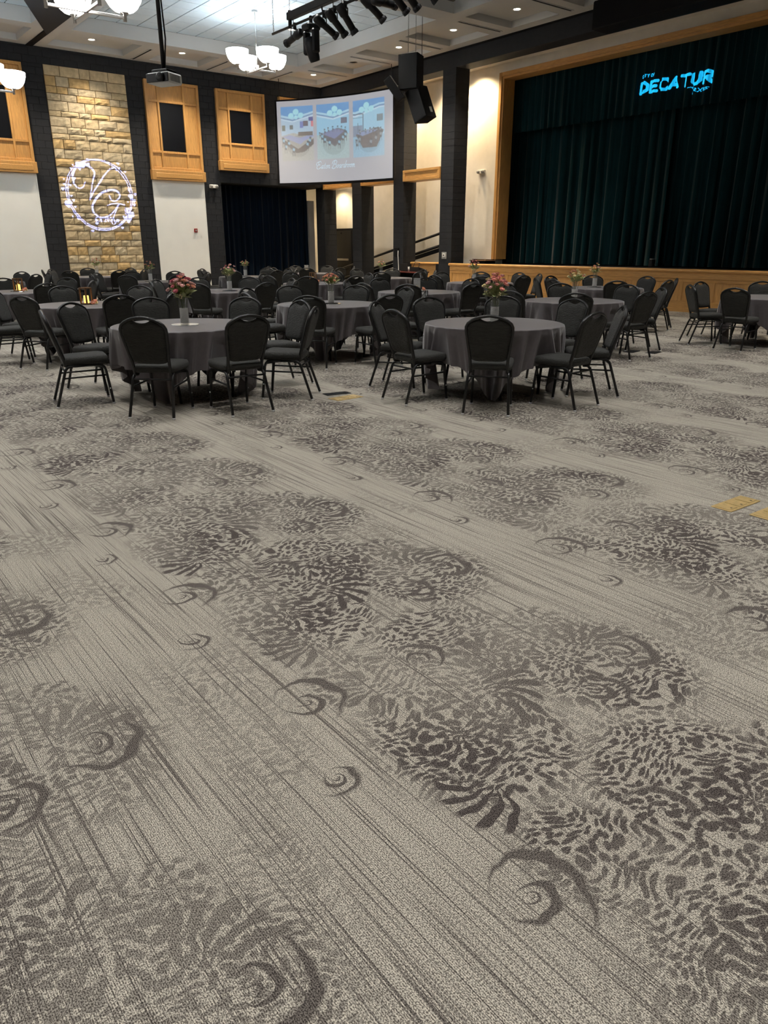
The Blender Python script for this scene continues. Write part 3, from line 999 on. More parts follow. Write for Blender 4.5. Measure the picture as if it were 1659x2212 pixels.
border('bottom_batten', -0.03, 0.0)
border('top_batten', 1.0, 1.018)
border('side_border', -0.03, 1.018, -0.012, 0.0, 1)
border('side_border', -0.03, 1.018, 1.0, 1.012, 1)
for u in (0.02, 0.98):
    p = scr_pt(u, 1.01, -0.02)
    MB().tube([S(p), S((p[0], p[1], ZC))], 0.012, 6).build('hanger_cable', M_BLACK, scn)

# --- drawn picture: small raster painted with shapes, one cell = one face
def seg_dist(Xg, Yg, pts):
    d = np.full(Xg.shape, 1e9)
    for (x0, y0), (x1, y1) in zip(pts[:-1], pts[1:]):
        vx, vy = x1 - x0, y1 - y0
        L = vx * vx + vy * vy + 1e-12
        t = np.clip(((Xg - x0) * vx + (Yg - y0) * vy) / L, 0, 1)
        d = np.minimum(d, np.hypot(Xg - x0 - t * vx, Yg - y0 - t * vy))
    return d
def in_poly(Xg, Yg, P):
    ins = np.zeros(Xg.shape, bool)
    n = len(P)
    for i in range(n):
        x0, y0 = P[i]
        x1, y1 = P[(i + 1) % n]
        c = ((y0 > Yg) != (y1 > Yg)) & (Xg < (x1 - x0) * (Yg - y0) / (y1 - y0 + 1e-12) + x0)
        ins ^= c
    return ins
def spline(pts, n=10):
    """Catmull-Rom through points"""
    P = [np.array(p, float) for p in pts]
    P = [2 * P[0] - P[1]] + P + [2 * P[-1] - P[-2]]
    out = []
    for i in range(1, len(P) - 2):
        for k in range(n):
            t = k / n
            a, b, c, d = P[i - 1], P[i], P[i + 1], P[i + 2]
            out.append(tuple(0.5 * ((2 * b) + (c - a) * t + (2 * a - 5 * b + 4 * c - d) * t * t + (3 * b - a - 3 * c + d) * t ** 3)))
    out.append(tuple(P[-2]))
    return out
RW, RH = 372, 208
uu, vv = np.meshgrid((np.arange(RW) + 0.5) / RW, (np.arange(RH) + 0.5) / RH)
img = np.zeros((RH, RW, 3))
img[:] = np.array(srgb(176, 178, 188))
lift = np.clip(1 - np.hypot(uu - 0.05, (vv - 0.25) * 0.8), 0, 1)
img += lift[..., None] * np.array((0.06, 0.045, 0.03))
def paint(mask, c):
    img[mask] = srgb(*c)
rng = np.random.RandomState(3)
def picture(u0, u1, v0, v1, kind):
    a, b = (uu - u0) / (u1 - u0), (vv - v0) / (v1 - v0)
    ins = (a > 0) & (a < 1) & (b > 0) & (b < 1)
    wall = {0: (176, 208, 232), 1: (150, 208, 240), 2: (158, 212, 240)}[kind]
    carpet = {0: (186, 188, 182), 1: (176, 204, 208), 2: (150, 196, 222)}[kind]
    paint(ins, wall)
    cor = 0.35 if kind == 0 else (0.5 if kind == 1 else 0.06)
    ceil_ = ins & (b > 0.90 - 0.10 * np.maximum(0, 1 - np.abs(a - cor) * 1.4) + 0.0)
    paint(ceil_, (84, 158, 222))
    for off, cc in ((0.0, (176, 222, 246)), (0.035, (104, 150, 196)), (0.06, (206, 232, 250))):
        e = np.abs(b - (0.90 - off - 0.12 * np.maximum(0, 1 - np.abs(a - cor) * 1.3))) < 0.012
        paint(ins & e, cc)
    fl_ = ins & (b < 0.52 - 0.16 * np.abs(a - cor))
    paint(fl_, carpet)
    nz = rng.rand(*a.shape)
    img[fl_] *= (0.86 + 0.24 * nz[fl_])[:, None]
    sh_ = ins & (np.hypot((a - 0.52) * 1.1, (b - 0.27) * 1.9) < 0.38)
    img[sh_] *= 0.80
    # chandelier bowls
    cxs = {0: 0.46, 1: 0.55, 2: 0.42}[kind]
    for dx, dy, r in ((-0.15, -0.03, 0.085), (0.15, -0.03, 0.085), (0.0, 0.035, 0.09), (0.0, -0.06, 0.06)):
        paint(ins & (np.hypot((a - cxs - dx), (b - 0.86 - dy) * 1.65) < r), (170, 236, 250))
    # wall pictures
    pics = {0: [(0.02, 0.12, 0.56, 0.66, (120, 128, 116)), (0.26, 0.36, 0.58, 0.66, (104, 112, 110)), (0.58, 0.68, 0.60, 0.72, (112, 130, 200)), (0.68, 0.84, 0.63, 0.73, (96, 84, 100)), (0.86, 1.0, 0.72, 0.79, (70, 84, 160)), (0.93, 1.0, 0.62, 0.72, (220, 120, 132))],
            1: [(0.74, 0.93, 0.63, 0.73, (98, 104, 128))], 2: [(0.75, 0.95, 0.60, 0.72, (120, 140, 150)), (0.0, 0.32, 0.75, 0.765, (70, 90, 110)), (0.30, 0.33, 0.42, 0.76, (84, 104, 124)), (0.0, 0.30, 0.69, 0.70, (84, 104, 124)), (0.0, 0.29, 0.36, 0.56, (130, 150, 176)), (0.14, 0.155, 0.4, 0.6, (90, 110, 130))]}[kind]
    for (p, q, r, s, c) in pics:
        paint(ins & (a > p) & (a < q) & (b > r) & (b < s), c)
    # table
    if kind == 0:
        paint(ins & in_poly(a, b, [(0.02, 0.42), (0.5, 0.22), (1.0, 0.40), (1.0, 0.30), (0.7, 0.16), (0.45, 0.14), (0.02, 0.36)]), (92, 84, 82))
        paint(ins & in_poly(a, b, [(0.02, 0.45), (0.25, 0.48), (0.75, 0.39), (0.58, 0.30)]), (156, 168, 206))
        paint(ins & in_poly(a, b, [(0.55, 0.42), (0.98, 0.48), (1.0, 0.44), (0.72, 0.37)]), (150, 164, 210))
        paint(ins & (a > 0.52) & (a < 0.98) & (b > 0.46) & (b < 0.53), (112, 104, 98))
        ch = [(0.12, 0.27), (0.22, 0.33), (0.36, 0.21), (0.8, 0.30), (0.88, 0.37), (0.06, 0.38)]
    elif kind == 1:
        paint(ins & in_poly(a, b, [(0.1, 0.42), (0.55, 0.22), (0.95, 0.44), (0.9, 0.50), (0.62, 0.56)]), (98, 98, 108))
        paint(ins & in_poly(a, b, [(0.14, 0.47), (0.54, 0.36), (0.84, 0.49), (0.6, 0.55)]), (118, 132, 178))
        ch = [(0.1, 0.46), (0.16, 0.42), (0.24, 0.36), (0.38, 0.30), (0.68, 0.30), (0.8, 0.38), (0.88, 0.43), (0.25, 0.52), (0.36, 0.54), (0.5, 0.56), (0.62, 0.56), (0.74, 0.55), (0.86, 0.53)]
    else:
        paint(ins & in_poly(a, b, [(0.08, 0.40), (0.3, 0.16), (0.75, 0.16), (0.98, 0.44), (0.8, 0.50), (0.3, 0.46)]), (110, 104, 104))
        paint(ins & in_poly(a, b, [(0.1, 0.42), (0.3, 0.37), (0.8, 0.45), (0.5, 0.47)]), (140, 160, 200))
        ch = [(0.12, 0.26), (0.2, 0.32), (0.56, 0.26), (0.72, 0.32), (0.88, 0.38), (0.22, 0.45), (0.4, 0.46), (0.52, 0.47), (0.63, 0.47), (0.75, 0.46), (0.86, 0.46)]
    for n_, (p, q) in enumerate(ch):
        lean = 0.02 if p > 0.5 else -0.02
        far_ = q > 0.43
        hh, ww = (0.035, 0.022) if far_ else (0.062, 0.034)
        paint(ins & in_poly(a, b, [(p - ww, q - hh), (p + ww, q - hh), (p + ww + lean, q + hh), (p - ww + lean, q + hh)]), (88, 92, 102))
        paint(ins & in_poly(a, b, [(p - ww * 1.1, q - hh * 0.2), (p + ww * 0.9, q - hh * 0.5), (p + ww * 1.2, q + hh * 0.25), (p - ww * 0.7, q + hh * 0.5)]), (146, 198, 224) if kind != 2 else (150, 168, 178))
        for k_ in (-1, 1):
            paint(ins & (np.abs(a - p - k_ * ww * 0.9) < 0.006) & (b < q - hh * 0.5) & (b > q - hh * 2.0), (96, 98, 104))
rng2 = np.random.RandomState(8)
picture(0.030, 0.290, 0.275, 0.935, 0)
picture(0.320, 0.600, 0.280, 0.935, 1)
picture(0.635, 0.920, 0.275, 0.935, 2)
# projector wash: the pictures are pale and soft
for _ in range(1):
    img = (img + np.roll(img, 1, 0) + np.roll(img, -1, 0) + np.roll(img, 1, 1) + np.roll(img, -1, 1)) / 5
img = img * 0.92 + 0.04
# script caption
def script_word(strokes, x, y, sx, sy, w, slant=0.35):
    d = np.full(uu.shape, 1e9)
    asp = 2.73 / SW_
    for st_ in strokes:
        pts = spline(st_, 8) if len(st_) > 2 else st_
        pts = [(x + (p[0] + slant * p[1]) * sx, (y + p[1] * sy) * asp) for p in pts]
        d = np.minimum(d, seg_dist(uu, vv * asp, pts))
    img[d < w] = srgb(206, 236, 252)
LT = {
    'E': ([[(0.9, 0.85), (0.7, 1.05), (0.35, 0.95), (0.4, 0.65), (0.7, 0.56)], [(0.7, 0.56), (0.25, 0.5), (0.1, 0.15), (0.5, -0.05), (0.95, 0.2)], [(0.3, 1.0), (-0.1, 0.8), (-0.05, 0.5)]], 1.05),
    'B': ([[(0.5, 1.05), (0.35, 0.5), (0.15, 0.0)], [(0.0, 0.6), (0.1, 0.95), (0.6, 1.1), (1.0, 0.9), (0.8, 0.6), (0.4, 0.55)], [(0.4, 0.55), (0.95, 0.5), (0.95, 0.1), (0.5, -0.08), (0.1, 0.05)]], 1.15),
    'a': ([[(0.42, 0.4), (0.2, 0.45), (0.05, 0.15), (0.2, 0.0), (0.4, 0.3)], [(0.44, 0.44), (0.4, 0.05), (0.58, 0.08)]], 0.58),
    't': ([[(0.25, 0.8), (0.16, 0.1), (0.4, 0.06)], [(0.02, 0.46), (0.42, 0.46)]], 0.42),
    'o': ([[(0.25, 0.44), (0.05, 0.2), (0.2, 0.0), (0.42, 0.22), (0.25, 0.44), (0.55, 0.38)]], 0.55),
    'n': ([[(0.08, 0.44), (0.04, 0.0)], [(0.06, 0.28), (0.28, 0.45), (0.34, 0.05), (0.5, 0.08)]], 0.52),
    'r': ([[(0.08, 0.44), (0.04, 0.0)], [(0.06, 0.26), (0.2, 0.44), (0.36, 0.42)]], 0.38),
    'd': ([[(0.42, 0.4), (0.2, 0.45), (0.05, 0.15), (0.2, 0.0), (0.4, 0.3)], [(0.52, 0.95), (0.4, 0.05), (0.58, 0.08)]], 0.58),
    'm': ([[(0.08, 0.44), (0.04, 0.0)], [(0.06, 0.28), (0.24, 0.45), (0.28, 0.0)], [(0.3, 0.28), (0.48, 0.45), (0.54, 0.05), (0.68, 0.08)]], 0.72),
}
x = 0.305
for ch_ in 'Eaton Boardroom':
    if ch_ == ' ':
        x += 0.012
        continue
    st_, w_ = LT[ch_]
    script_word(st_, x, 0.165, 0.0385, 0.085, 0.0024 if ch_ in 'EB' else 0.0021)
    x += w_ * 0.0385
vs, fs, cols = [], [], []
for j in range(RH + 1):
    for i in range(RW + 1):
        vs.append(S(scr_pt(i / RW, j / RH, 0.006)))
for j in range(RH):
    for i in range(RW):
        a = j * (RW + 1) + i
        fs.append((a, a + 1, a + RW + 2, a + RW + 1))
pm_ = MB().add(vs, fs).mesh('projected_picture')
ca = pm_.color_attributes.new('Col', 'FLOAT_COLOR', 'CORNER')
flat = np.repeat(np.clip(img, 0, 1).reshape(-1, 3), 4, axis=0)
flat = np.concatenate([flat, np.ones((len(flat), 1))], axis=1).astype(np.float32)
ca.data.foreach_set('color', flat.ravel())
pm_.materials.append(attr_emission('projected_light', 0.45))
tag(link('projected_picture', pm_, scn), 'three blue tinted boardroom pictures over the words Eaton Boardroom')

# ------------------------------------------------------------------ lighting pipe, spotlights, gobos
PXX, PZ = 9.77, 6.0
pipe = empty('lighting_pipe', (PXX, 0, PZ))
tag(pipe, 'black lighting pipe hung from the ceiling with raceway above', 'lighting pipe')
MB().tube([(0, 16.55, 0), (0, 9.0, 0)], 0.025, 10).build('pipe', M_BLACK, pipe, True)
MB().bevbox(-0.06, 0.06, 9.0, 15.85, 0.12, 0.26, 0.008).build('raceway', M_BLACK, pipe)
for yy in (15.8, 13.4, 11.0):
    MB().bevbox(-0.03, 0.03, yy - 0.03, yy + 0.03, -0.03, 0.3, 0.005).build('bracket', M_BLACK, pipe)
def chain(x, y, z0, z1, parent):
    m_ = MB()
    z = z0
    k = 0
    while z < z1:
        pts = []
        for q in range(9):
            a = 2 * pi * q / 8
            if k % 2:
                pts.append((x + 0.012 * cos(a), y, z + 0.03 + 0.03 * sin(a)))
            else:
                pts.append((x, y + 0.012 * cos(a), z + 0.03 + 0.03 * sin(a)))
        m_.tube(pts, 0.005, 4, cap=False)
        z += 0.048
        k += 1
    return tag(m_.build('chain', M_GREYPLASTIC, parent), kind='stuff')
chain(0, 16.5, 0.0, ZT - PZ, pipe)
chain(0, 15.8, 0.28, ZT - PZ, pipe)
chain(0, 11.0, 0.28, ZT - PZ, pipe)
for yy in (14.6, 13.9, 12.9):
    MB().tube([(0.0, yy, 0.13), (0.03, yy - 0.05, -0.06), (0.0, yy - 0.15, -0.12), (-0.02, yy - 0.25, 0.0)], 0.008, 6).build('cable', M_BLACK, pipe, True)

def orient(loc, d):
    """matrix whose local +Z runs along d"""
    q = Vector(d).normalized().to_track_quat('Z', 'Y')
    return Matrix.Translation(Vector(loc)) @ q.to_matrix().to_4x4()
def spotlight(y, d, label, drop=0.22, scale=0.8):
    d = Vector(d).normalized()
    piv = Vector((PXX, y, PZ - drop))
    o = empty('stage_spotlight', tuple(piv))
    tag(o, label, 'stage light', 'stage spotlights on the lighting pipe')
    R = orient((0, 0, 0), d)
    s = scale
    MB().lathe([(0.0, -0.30 * s), (0.085 * s, -0.29 * s), (0.105 * s, -0.24 * s), (0.105 * s, -0.06 * s), (0.08 * s, -0.012)], 16, M=R, cap=False).build('lamp_housing', M_BLACK, o, True)
    MB().lathe([(0.08 * s, -0.02 * s), (0.08 * s, 0.33 * s), (0.074 * s, 0.33 * s), (0.074 * s, -0.02 * s), (0.08 * s, -0.02 * s)], 18, M=R, cap=False).build('barrel', M_BLACK, o, True)
    MB().lathe([(0.08 * s, 0.31 * s), (0.105 * s, 0.36 * s), (0.105 * s, 0.42 * s), (0.097 * s, 0.42 * s), (0.097 * s, 0.36 * s), (0.076 * s, 0.32 * s)], 8, M=R, cap=False).build('colour_frame', M_BLACK, o)
    side = d.cross(Vector((0, 0, 1))).normalized()
    yk = MB()
    a, b = side * 0.125 * s, -side * 0.125 * s
    top = Vector((0, 0, drop - 0.07))
    yk.tube([a, a + top * 0.8, top * 1.0 + a * 0.5, top + b * 0.5, b + top * 0.8, b], 0.012, 6)
    yk.build('yoke', M_BLACK, o, True)
    MB().bevbox(-0.03, 0.03, -0.025, 0.025, drop - 0.09, drop + 0.04, 0.006).build('clamp', M_BLACK, o)
    MB().tube([R @ Vector((0, 0.09 * s, -0.25 * s)), Vector((0.02, 0.06, drop * 0.3)), Vector((0.0, 0.05, drop + 0.12))], 0.008, 6).build('power_cable', M_BLACK, o, True)
    return o, R, piv

def gobo(fix, R, piv, mask, to_world, w, h, col, watts, name):
    """thin stencil plate inside the barrel; cells of the mask are open"""
    src = piv
    ctr = Vector(to_world(w / 2, h / 2))
    D = (ctr - src).length
    s = 0.17 / D
    ny, nx = mask.shape
    pad = 2.2
    mb = MB()
    def P(a, b):
        q = Vector(to_world(a, b))
        return tuple((q - src) * s)
    rad_ = sqrt(w * w + h * h) / 2 * 1.35
    ex, ey = rad_ - w / 2, rad_ - h / 2
    for j in range(ny):
        i = 0
        y0, y1 = h * j / ny, h * (j + 1) / ny
        row = mask[j]
        while i < nx:
            if row[i]:
                i += 1
                continue
            k = i
            while k < nx and not row[k]:
                k += 1
            mb.quad(P(w * i / nx, y0), P(w * k / nx, y0), P(w * k / nx, y1), P(w * i / nx, y1))
            i = k
    for (a, b, c, d_) in ((-ex, w + ex, -ey, 0), (-ex, w + ex, h, h + ey), (-ex, 0, 0, h), (w, w + ex, 0, h)):
        mb.quad(P(a, c), P(b, c), P(b, d_), P(a, d_))
    mb.build('gobo_plate', M_MATTEBLACK, fix)
    ang = 2 * math.atan(sqrt(w * w + h * h) / 2 / D) * 1.04
    spot(name, tuple(src), tuple(ctr), watts, ang, col, blend=0.02, radius=0.0)

# monogram, drawn in wall coordinates (metres across and up the stone panel)
MW, MH, MX, MZ = 2.62, 2.62, 7.68, 1.86
NG = 330
ga_, gb_ = np.meshgrid((np.arange(NG) + 0.5) / NG * MW, (np.arange(NG) + 0.5) / NG * MH)
# drawing space of 1000 x 1000 over the emblem, y up
def D2(p):
    return (p[0] / 1000 * MW, p[1] / 1000 * MH)
mono = np.zeros((NG, NG), bool)
def stroke(pts, w0, w1=None):
    pts = spline([D2(p) for p in pts], 10)
    n = len(pts)
    for k in range(n - 1):
        t = k / max(1, n - 2)
        w = w0 if w1 is None else w0 + (w1 - w0) * sin(pi * t) ** 1.5
        global mono
        mono |= seg_dist(ga_, gb_, pts[k:k + 2]) < w
cxm, cym = MW * 0.5, MH * 0.5
rr = np.hypot(ga_ - cxm, gb_ - cym)
th_ = np.arctan2(gb_ - cym, ga_ - cxm)
mono |= np.abs(rr - 1.085 - 0.012 * np.sin(3 * th_)) < 0.0135
mono |= np.abs(rr - 1.035 + 0.014 * np.sin(2 * th_ + 1)) < 0.0125
stroke([(330, 640), (300, 585), (245, 570), (195, 620), (190, 700), (225, 785), (300, 835), (385, 835), (440, 795), (455, 735), (430, 660), (405, 580), (365, 440)], 0.014, 0.034)
stroke([(365, 440), (420, 530), (500, 630), (580, 730), (660, 805), (725, 822), (742, 795)], 0.016, 0.022)
stroke([(610, 495), (635, 445), (675, 432), (730, 465), (748, 510), (725, 548), (660, 565), (580, 550), (500, 510), (430, 440), (385, 365), (390, 300), (430, 250), (505, 232), (590, 262), (660, 320), (705, 375), (730, 400)], 0.015, 0.032)
stroke([(575, 378), (630, 398), (720, 402), (805, 392)], 0.015)
stroke([(722, 392), (680, 320), (635, 240), (606, 185), (635, 155), (668, 190)], 0.014)
def heart(px, py, r):
    x_, y_ = D2((px, py))
    r = r / 1000 * MW
    a, b = (ga_ - x_) / r, (gb_ - y_) / r
    global mono
    mono |= (np.hypot(a - 0.45, b - 0.25) < 0.55) | (np.hypot(a + 0.45, b - 0.25) < 0.55) | ((np.abs(a) < 0.92 * (b + 1.05) / 1.2) & (b < 0.2) & (b > -1.05))
rh = random.Random(4)
for a0, a1, n in ((100, 205, 26), (-62, 12, 26), (38, 55, 4), (215, 262, 6)):
    for k in range(n):
        an = radians(rh.uniform(a0, a1))
        big = 2.5 if (k < 4 and n > 20) else 1.0
        rad = 1000 * (1.06 / MW) + rh.uniform(-70, 60) * (0.5 if big > 1 else 1)
        heart(500 + rad * cos(an), 500 + rad * sin(an), rh.uniform(11, 22) * big)
DIG = {'6': [[(0.8, 0.9), (0.3, 0.8), (0.1, 0.3), (0.4, 0.0), (0.8, 0.2), (0.6, 0.5), (0.15, 0.4)]], '8': [[(0.5, 0.52), (0.15, 0.75), (0.5, 1.0), (0.85, 0.75), (0.5, 0.52), (0.1, 0.25), (0.5, 0.0), (0.9, 0.25), (0.5, 0.52)]],
       '2': [[(0.15, 0.8), (0.5, 1.0), (0.85, 0.75), (0.5, 0.35), (0.1, 0.02)], [(0.1, 0.02), (0.9, 0.02)]], '0': [[(0.5, 1.0), (0.12, 0.5), (0.5, 0.0), (0.88, 0.5), (0.5, 1.0)]],
       '4': [[(0.7, 0.0), (0.7, 1.0)], [(0.7, 1.0), (0.1, 0.3)], [(0.1, 0.3), (0.95, 0.3)]], '.': [[(0.4, 0.04), (0.5, 0.04)]]}
x = 402
for ch_ in '6.8.2024':
    wch = 20 if ch_ == '.' else 36
    for st_ in DIG[ch_]:
        pts = [(x + p[0] * (wch - 8), 186 + p[1] * 52) for p in st_]
        pts = [D2(p) for p in (spline(pts, 6) if len(pts) > 2 else pts)]
        mono |= seg_dist(ga_, gb_, pts) < 0.0125
    x += wch
f1 = Vector((PXX, 15.62, PZ - 0.22))
tgt = Vector((MX + MW / 2, YB - 0.04, MZ + MH / 2))
fx1, R1, pv1 = spotlight(15.62, tgt - f1, 'black spotlight aimed at the stone wall, end of the pipe')
gobo(fx1, R1, pv1, mono, lambda a, b: (MX + a, YB - 0.045, MZ + b), MW, MH, (0.20, 0.27, 1.0), 26000, 'monogram_lamp')

# town name on the valance, drawn in metres along and up the valance
DW, DH, DY, DZ0 = 2.45, 0.86, 14.36, 5.36
NX, NY = 420, 148
da, db = np.meshgrid((np.arange(NX) + 0.5) / NX * DW, (np.arange(NY) + 0.5) / NY * DH)
town = np.zeros((NY, NX), bool)
GL = {'D': [[(0, 0), (0, 1), (0.55, 1), (0.95, 0.72), (0.95, 0.28), (0.55, 0), (0, 0)]], 'E': [[(0.9, 0), (0, 0), (0, 1), (0.9, 1)], [(0, 0.5), (0.75, 0.5)]],
      'C': [[(0.95, 0.78), (0.7, 1), (0.3, 1), (0, 0.72), (0, 0.28), (0.3, 0), (0.7, 0), (0.95, 0.22)]], 'A': [[(0, 0), (0.5, 1), (1, 0)], [(0.2, 0.32), (0.8, 0.32)]],
      'T': [[(0, 1), (1, 1)], [(0.5, 1), (0.5, 0)]], 'U': [[(0, 1), (0, 0.3), (0.25, 0), (0.7, 0), (0.95, 0.3), (0.95, 1)]], 'R': [[(0, 0), (0, 1), (0.6, 1), (0.92, 0.82), (0.92, 0.62), (0.6, 0.45), (0, 0.45)], [(0.5, 0.45), (0.95, 0)]],
      'I': [[(0.3, 0), (0.3, 1)]], 'Y': [[(0, 1), (0.5, 0.5), (1, 1)], [(0.5, 0.5), (0.5, 0)]], 'O': [[(0.3, 0), (0, 0.3), (0, 0.7), (0.3, 1), (0.7, 1), (1, 0.7), (1, 0.3), (0.7, 0), (0.3, 0)]], 'F': [[(0, 0), (0, 1), (0.9, 1)], [(0, 0.52), (0.75, 0.52)]]}
def letters(txt, x, y, wl, hl, gap, w, dst, shear=0.0):
    for c in txt:
        if c == ' ':
            x += wl * 0.7
            continue
        ww = wl * (0.55 if c == 'I' else 1)
        for st_ in GL[c]:
            dst |= seg_dist(da, db, [(x + p[0] * ww + shear * p[1] * hl, y + p[1] * hl) for p in st_]) < w
        x += ww + gap
letters('DECATUR', 0.10, 0.27, 0.235, 0.25, 0.082, 0.04, town, 0.06)
letters('CITY OF', 0.12, 0.65, 0.045, 0.07, 0.022, 0.0085, town, 0.1)
for st_ in ([(1.66, 0.22), (1.72, 0.16), (1.70, 0.06)], [(1.60, 0.20), (1.84, 0.24)], [(1.80, 0.12), (1.86, 0.14), (1.82, 0.17), (1.79, 0.11), (1.86, 0.09)], [(1.90, 0.16), (1.96, 0.08)], [(1.98, 0.16), (1.89, 0.07)],
            [(2.07, 0.15), (2.02, 0.14), (2.03, 0.08), (2.08, 0.14), (2.09, 0.08)], [(2.18, 0.15), (2.13, 0.14), (2.17, 0.11), (2.12, 0.08)]):
    town |= seg_dist(da, db, st_) < 0.009
f2 = Vector((PXX, 12.58, PZ - 0.22))
tgt2 = Vector((20.28, DY - DW / 2, DZ0 + DH / 2))
fx2, R2, pv2 = spotlight(12.58, tgt2 - f2, 'black spotlight at the top edge aimed level at the stage valance')
gobo(fx2, R2, pv2, town, lambda a, b: (20.28, DY - a, DZ0 + b), DW, DH, (0.06, 0.62, 1.0), 110000, 'town_name_lamp')
for yy, d, nm in ((14.50, (0.86, -0.10, -0.50), 'black stage spotlight tilted down, first right of the moving head'), (14.12, (0.74, -0.05, -0.66), 'black stage spotlight tilted down, second right of the moving head'),
                  (13.75, (0.62, -0.1, -0.78), 'black stage spotlight tilted down, third right of the moving head'), (12.92, (0.80, -0.15, -0.60), 'black stage spotlight at the top edge, first of the right cluster'),
                  (12.20, (0.76, -0.1, -0.62), 'black stage spotlight at the top edge, second of the right cluster'), (11.88, (0.7, -0.1, -0.66), 'black stage spotlight at the top edge, third of the right cluster'),
                  (11.45, (0.7, -0.3, -0.6), 'black stage spotlight at the top edge, fourth of the right cluster')):
    spotlight(yy, d, nm)
# moving head
mh = empty('moving_head_light', (PXX + 0.02, 15.02, PZ - 0.12))
tag(mh, 'black moving head stage light hanging from the pipe', 'moving light')
MB().bevbox(-0.16, 0.16, -0.14, 0.14, -0.10, 0.02, 0.03).build('base', M_BLACK, mh)
for s in (-1, 1):
    MB().bevbox(-0.09, 0.09, s * 0.17 - 0.035, s * 0.17 + 0.035, -0.52, -0.08, 0.03).build('yoke_arm', M_BLACK, mh)
Rm = orient((0, 0, -0.40), (0.35, 0.05, -0.9))
MB().lathe([(0.0, -0.2), (0.09, -0.19), (0.125, -0.1), (0.13, 0.05), (0.115, 0.2), (0.10, 0.26), (0.09, 0.26), (0.0, 0.24)], 16, M=Rm).build('head', M_BLACK, mh, True)
MB().lathe([(0.0, 0.245), (0.085, 0.25)], 16, M=Rm).build('lens', M_DARKGLASS, mh)
MB().bevbox(-0.025, 0.025, -0.03, 0.03, 0.0, 0.17, 0.006).build('clamp', M_BLACK, mh)
# wash light at the top edge
wl = empty('wash_light', (PXX + 0.1, 10.95, PZ - 0.2))
tag(wl, 'fat rounded black wash light at the top edge', 'stage light')
Rw = orient((0, 0, -0.1), (0.9, -0.2, -0.35))
MB().lathe([(0.0, -0.25), (0.12, -0.22), (0.16, -0.05), (0.17, 0.15), (0.15, 0.22), (0.0, 0.2)], 18, M=Rw).build('body', M_BLACK, wl, True)
MB().tube([(0, -0.19, -0.1), (0, -0.19, 0.12), (0, 0.19, 0.12), (0, 0.19, -0.1)], 0.014, 6).build('yoke', M_BLACK, wl)

# ------------------------------------------------------------------ ceiling projector
pj = empty('ceiling_projector', (4.76, 11.02, 3.72), radians(-62))
tag(pj, 'white and black video projector hanging on a long pole', 'projector')
M = None
MB().bevbox(-0.19, 0.19, -0.15, 0.15, -0.05, 0.08, 0.02).build('body', M_WHITEPLASTIC, pj)
MB().bevbox(-0.185, 0.185, -0.158, -0.145, -0.04, 0.07, 0.005).build('front_panel', M_DARKGLASS, pj)
MB().lathe([(0.0, 0.0), (0.055, 0.0), (0.06, 0.03), (0.045, 0.04), (0.0, 0.03)], 18, M=orient((0.06, -0.15, 0.015), (0, -1, 0))).build('lens', M_BLACK, pj, True)
for k in range(7):
    MB().bevbox(0.188, 0.195, -0.11 + k * 0.03, -0.09 + k * 0.03, -0.03, 0.06, 0.002).build('vent', M_GREYPLASTIC, pj)
MB().bevbox(-0.13, 0.13, -0.10, 0.10, 0.08, 0.125, 0.006).build('mount_plate', M_BLACK, pj)
MB().tube([(0, 0, 0.12), (0, 0, ZT - 3.72)], 0.028, 10).build('pole', M_BLACK, pj, True)
MB().tube([(0.02, 0, 0.13), (0.05, 0.03, 0.5), (0.035, 0.01, 1.2), (0.045, 0.0, 2.2), (0.04, 0, ZT - 3.72)], 0.011, 6).build('cable', M_BLACK, pj, True)

# ------------------------------------------------------------------ hung loudspeakers
def speaker(name, c, w, d, h, R, label, taper=0.75):
    o = empty(name, c)
    tag(o, label, 'loudspeaker', 'hung loudspeaker cluster')
    M_ = R.to_4x4() if hasattr(R, 'to_4x4') else R
    v = []
    for zz in (-h / 2, h / 2):
        v += [(-w / 2, -d / 2, zz), (w / 2, -d / 2, zz), (w / 2 * taper, d / 2, zz), (-w / 2 * taper, d / 2, zz)]
    v = [tuple(M_ @ Vector(q)) for q in v]
    MB().add(v, [(0, 3, 2, 1), (4, 5, 6, 7), (0, 1, 5, 4), (1, 2, 6, 5), (2, 3, 7, 6), (3, 0, 4, 7)]).build('cabinet', M_MATTEBLACK, o)
    g = MB().bevbox(-w / 2 * 0.95, w / 2 * 0.95, -d / 2 - 0.012, -d / 2, -h / 2 * 0.96, h / 2 * 0.96, 0.004, M_)
    g.build('grille', M_BLACK, o)
    return o
az = radians(-52)
Rz = Matrix.Rotation(az, 4, 'Z')
Bz = Matrix.Rotation(radians(-39.7), 4, 'Z')
s1 = speaker('hanging_loudspeaker', (14.74, 17.66, 6.0), 0.58, 0.5, 0.84, Bz @ Matrix.Rotation(radians(-28), 4, 'Z'), 'large upright black loudspeaker at the top of the hung cluster')
for dx in (-0.14, 0.12):
    chain(dx, 0.0, 0.35, cz - 6.02, s1)
R2s = Bz @ Matrix.Rotation(radians(-27), 4, 'Y') @ Matrix.Rotation(radians(-38), 4, 'Z') @ Matrix.Rotation(radians(-12), 4, 'X')
s2 = speaker('hanging_loudspeaker', (14.96, 17.50, 5.24), 0.46, 0.5, 0.84, R2s, 'tilted black loudspeaker at the bottom of the hung cluster')
MB().bevbox(0.205, 0.222, 0.0, 0.09, -0.3, -0.16, 0.002, R2s).build('badge', M_WHITEPLASTIC, s2)
s3 = speaker('hanging_loudspeaker', (14.38, 17.95, 5.62), 0.22, 0.30, 0.66, Bz @ Matrix.Rotation(radians(-38), 4, 'Y') @ Matrix.Rotation(radians(-15), 4, 'Z'), 'slim tilted black loudspeaker on the left of the hung cluster')
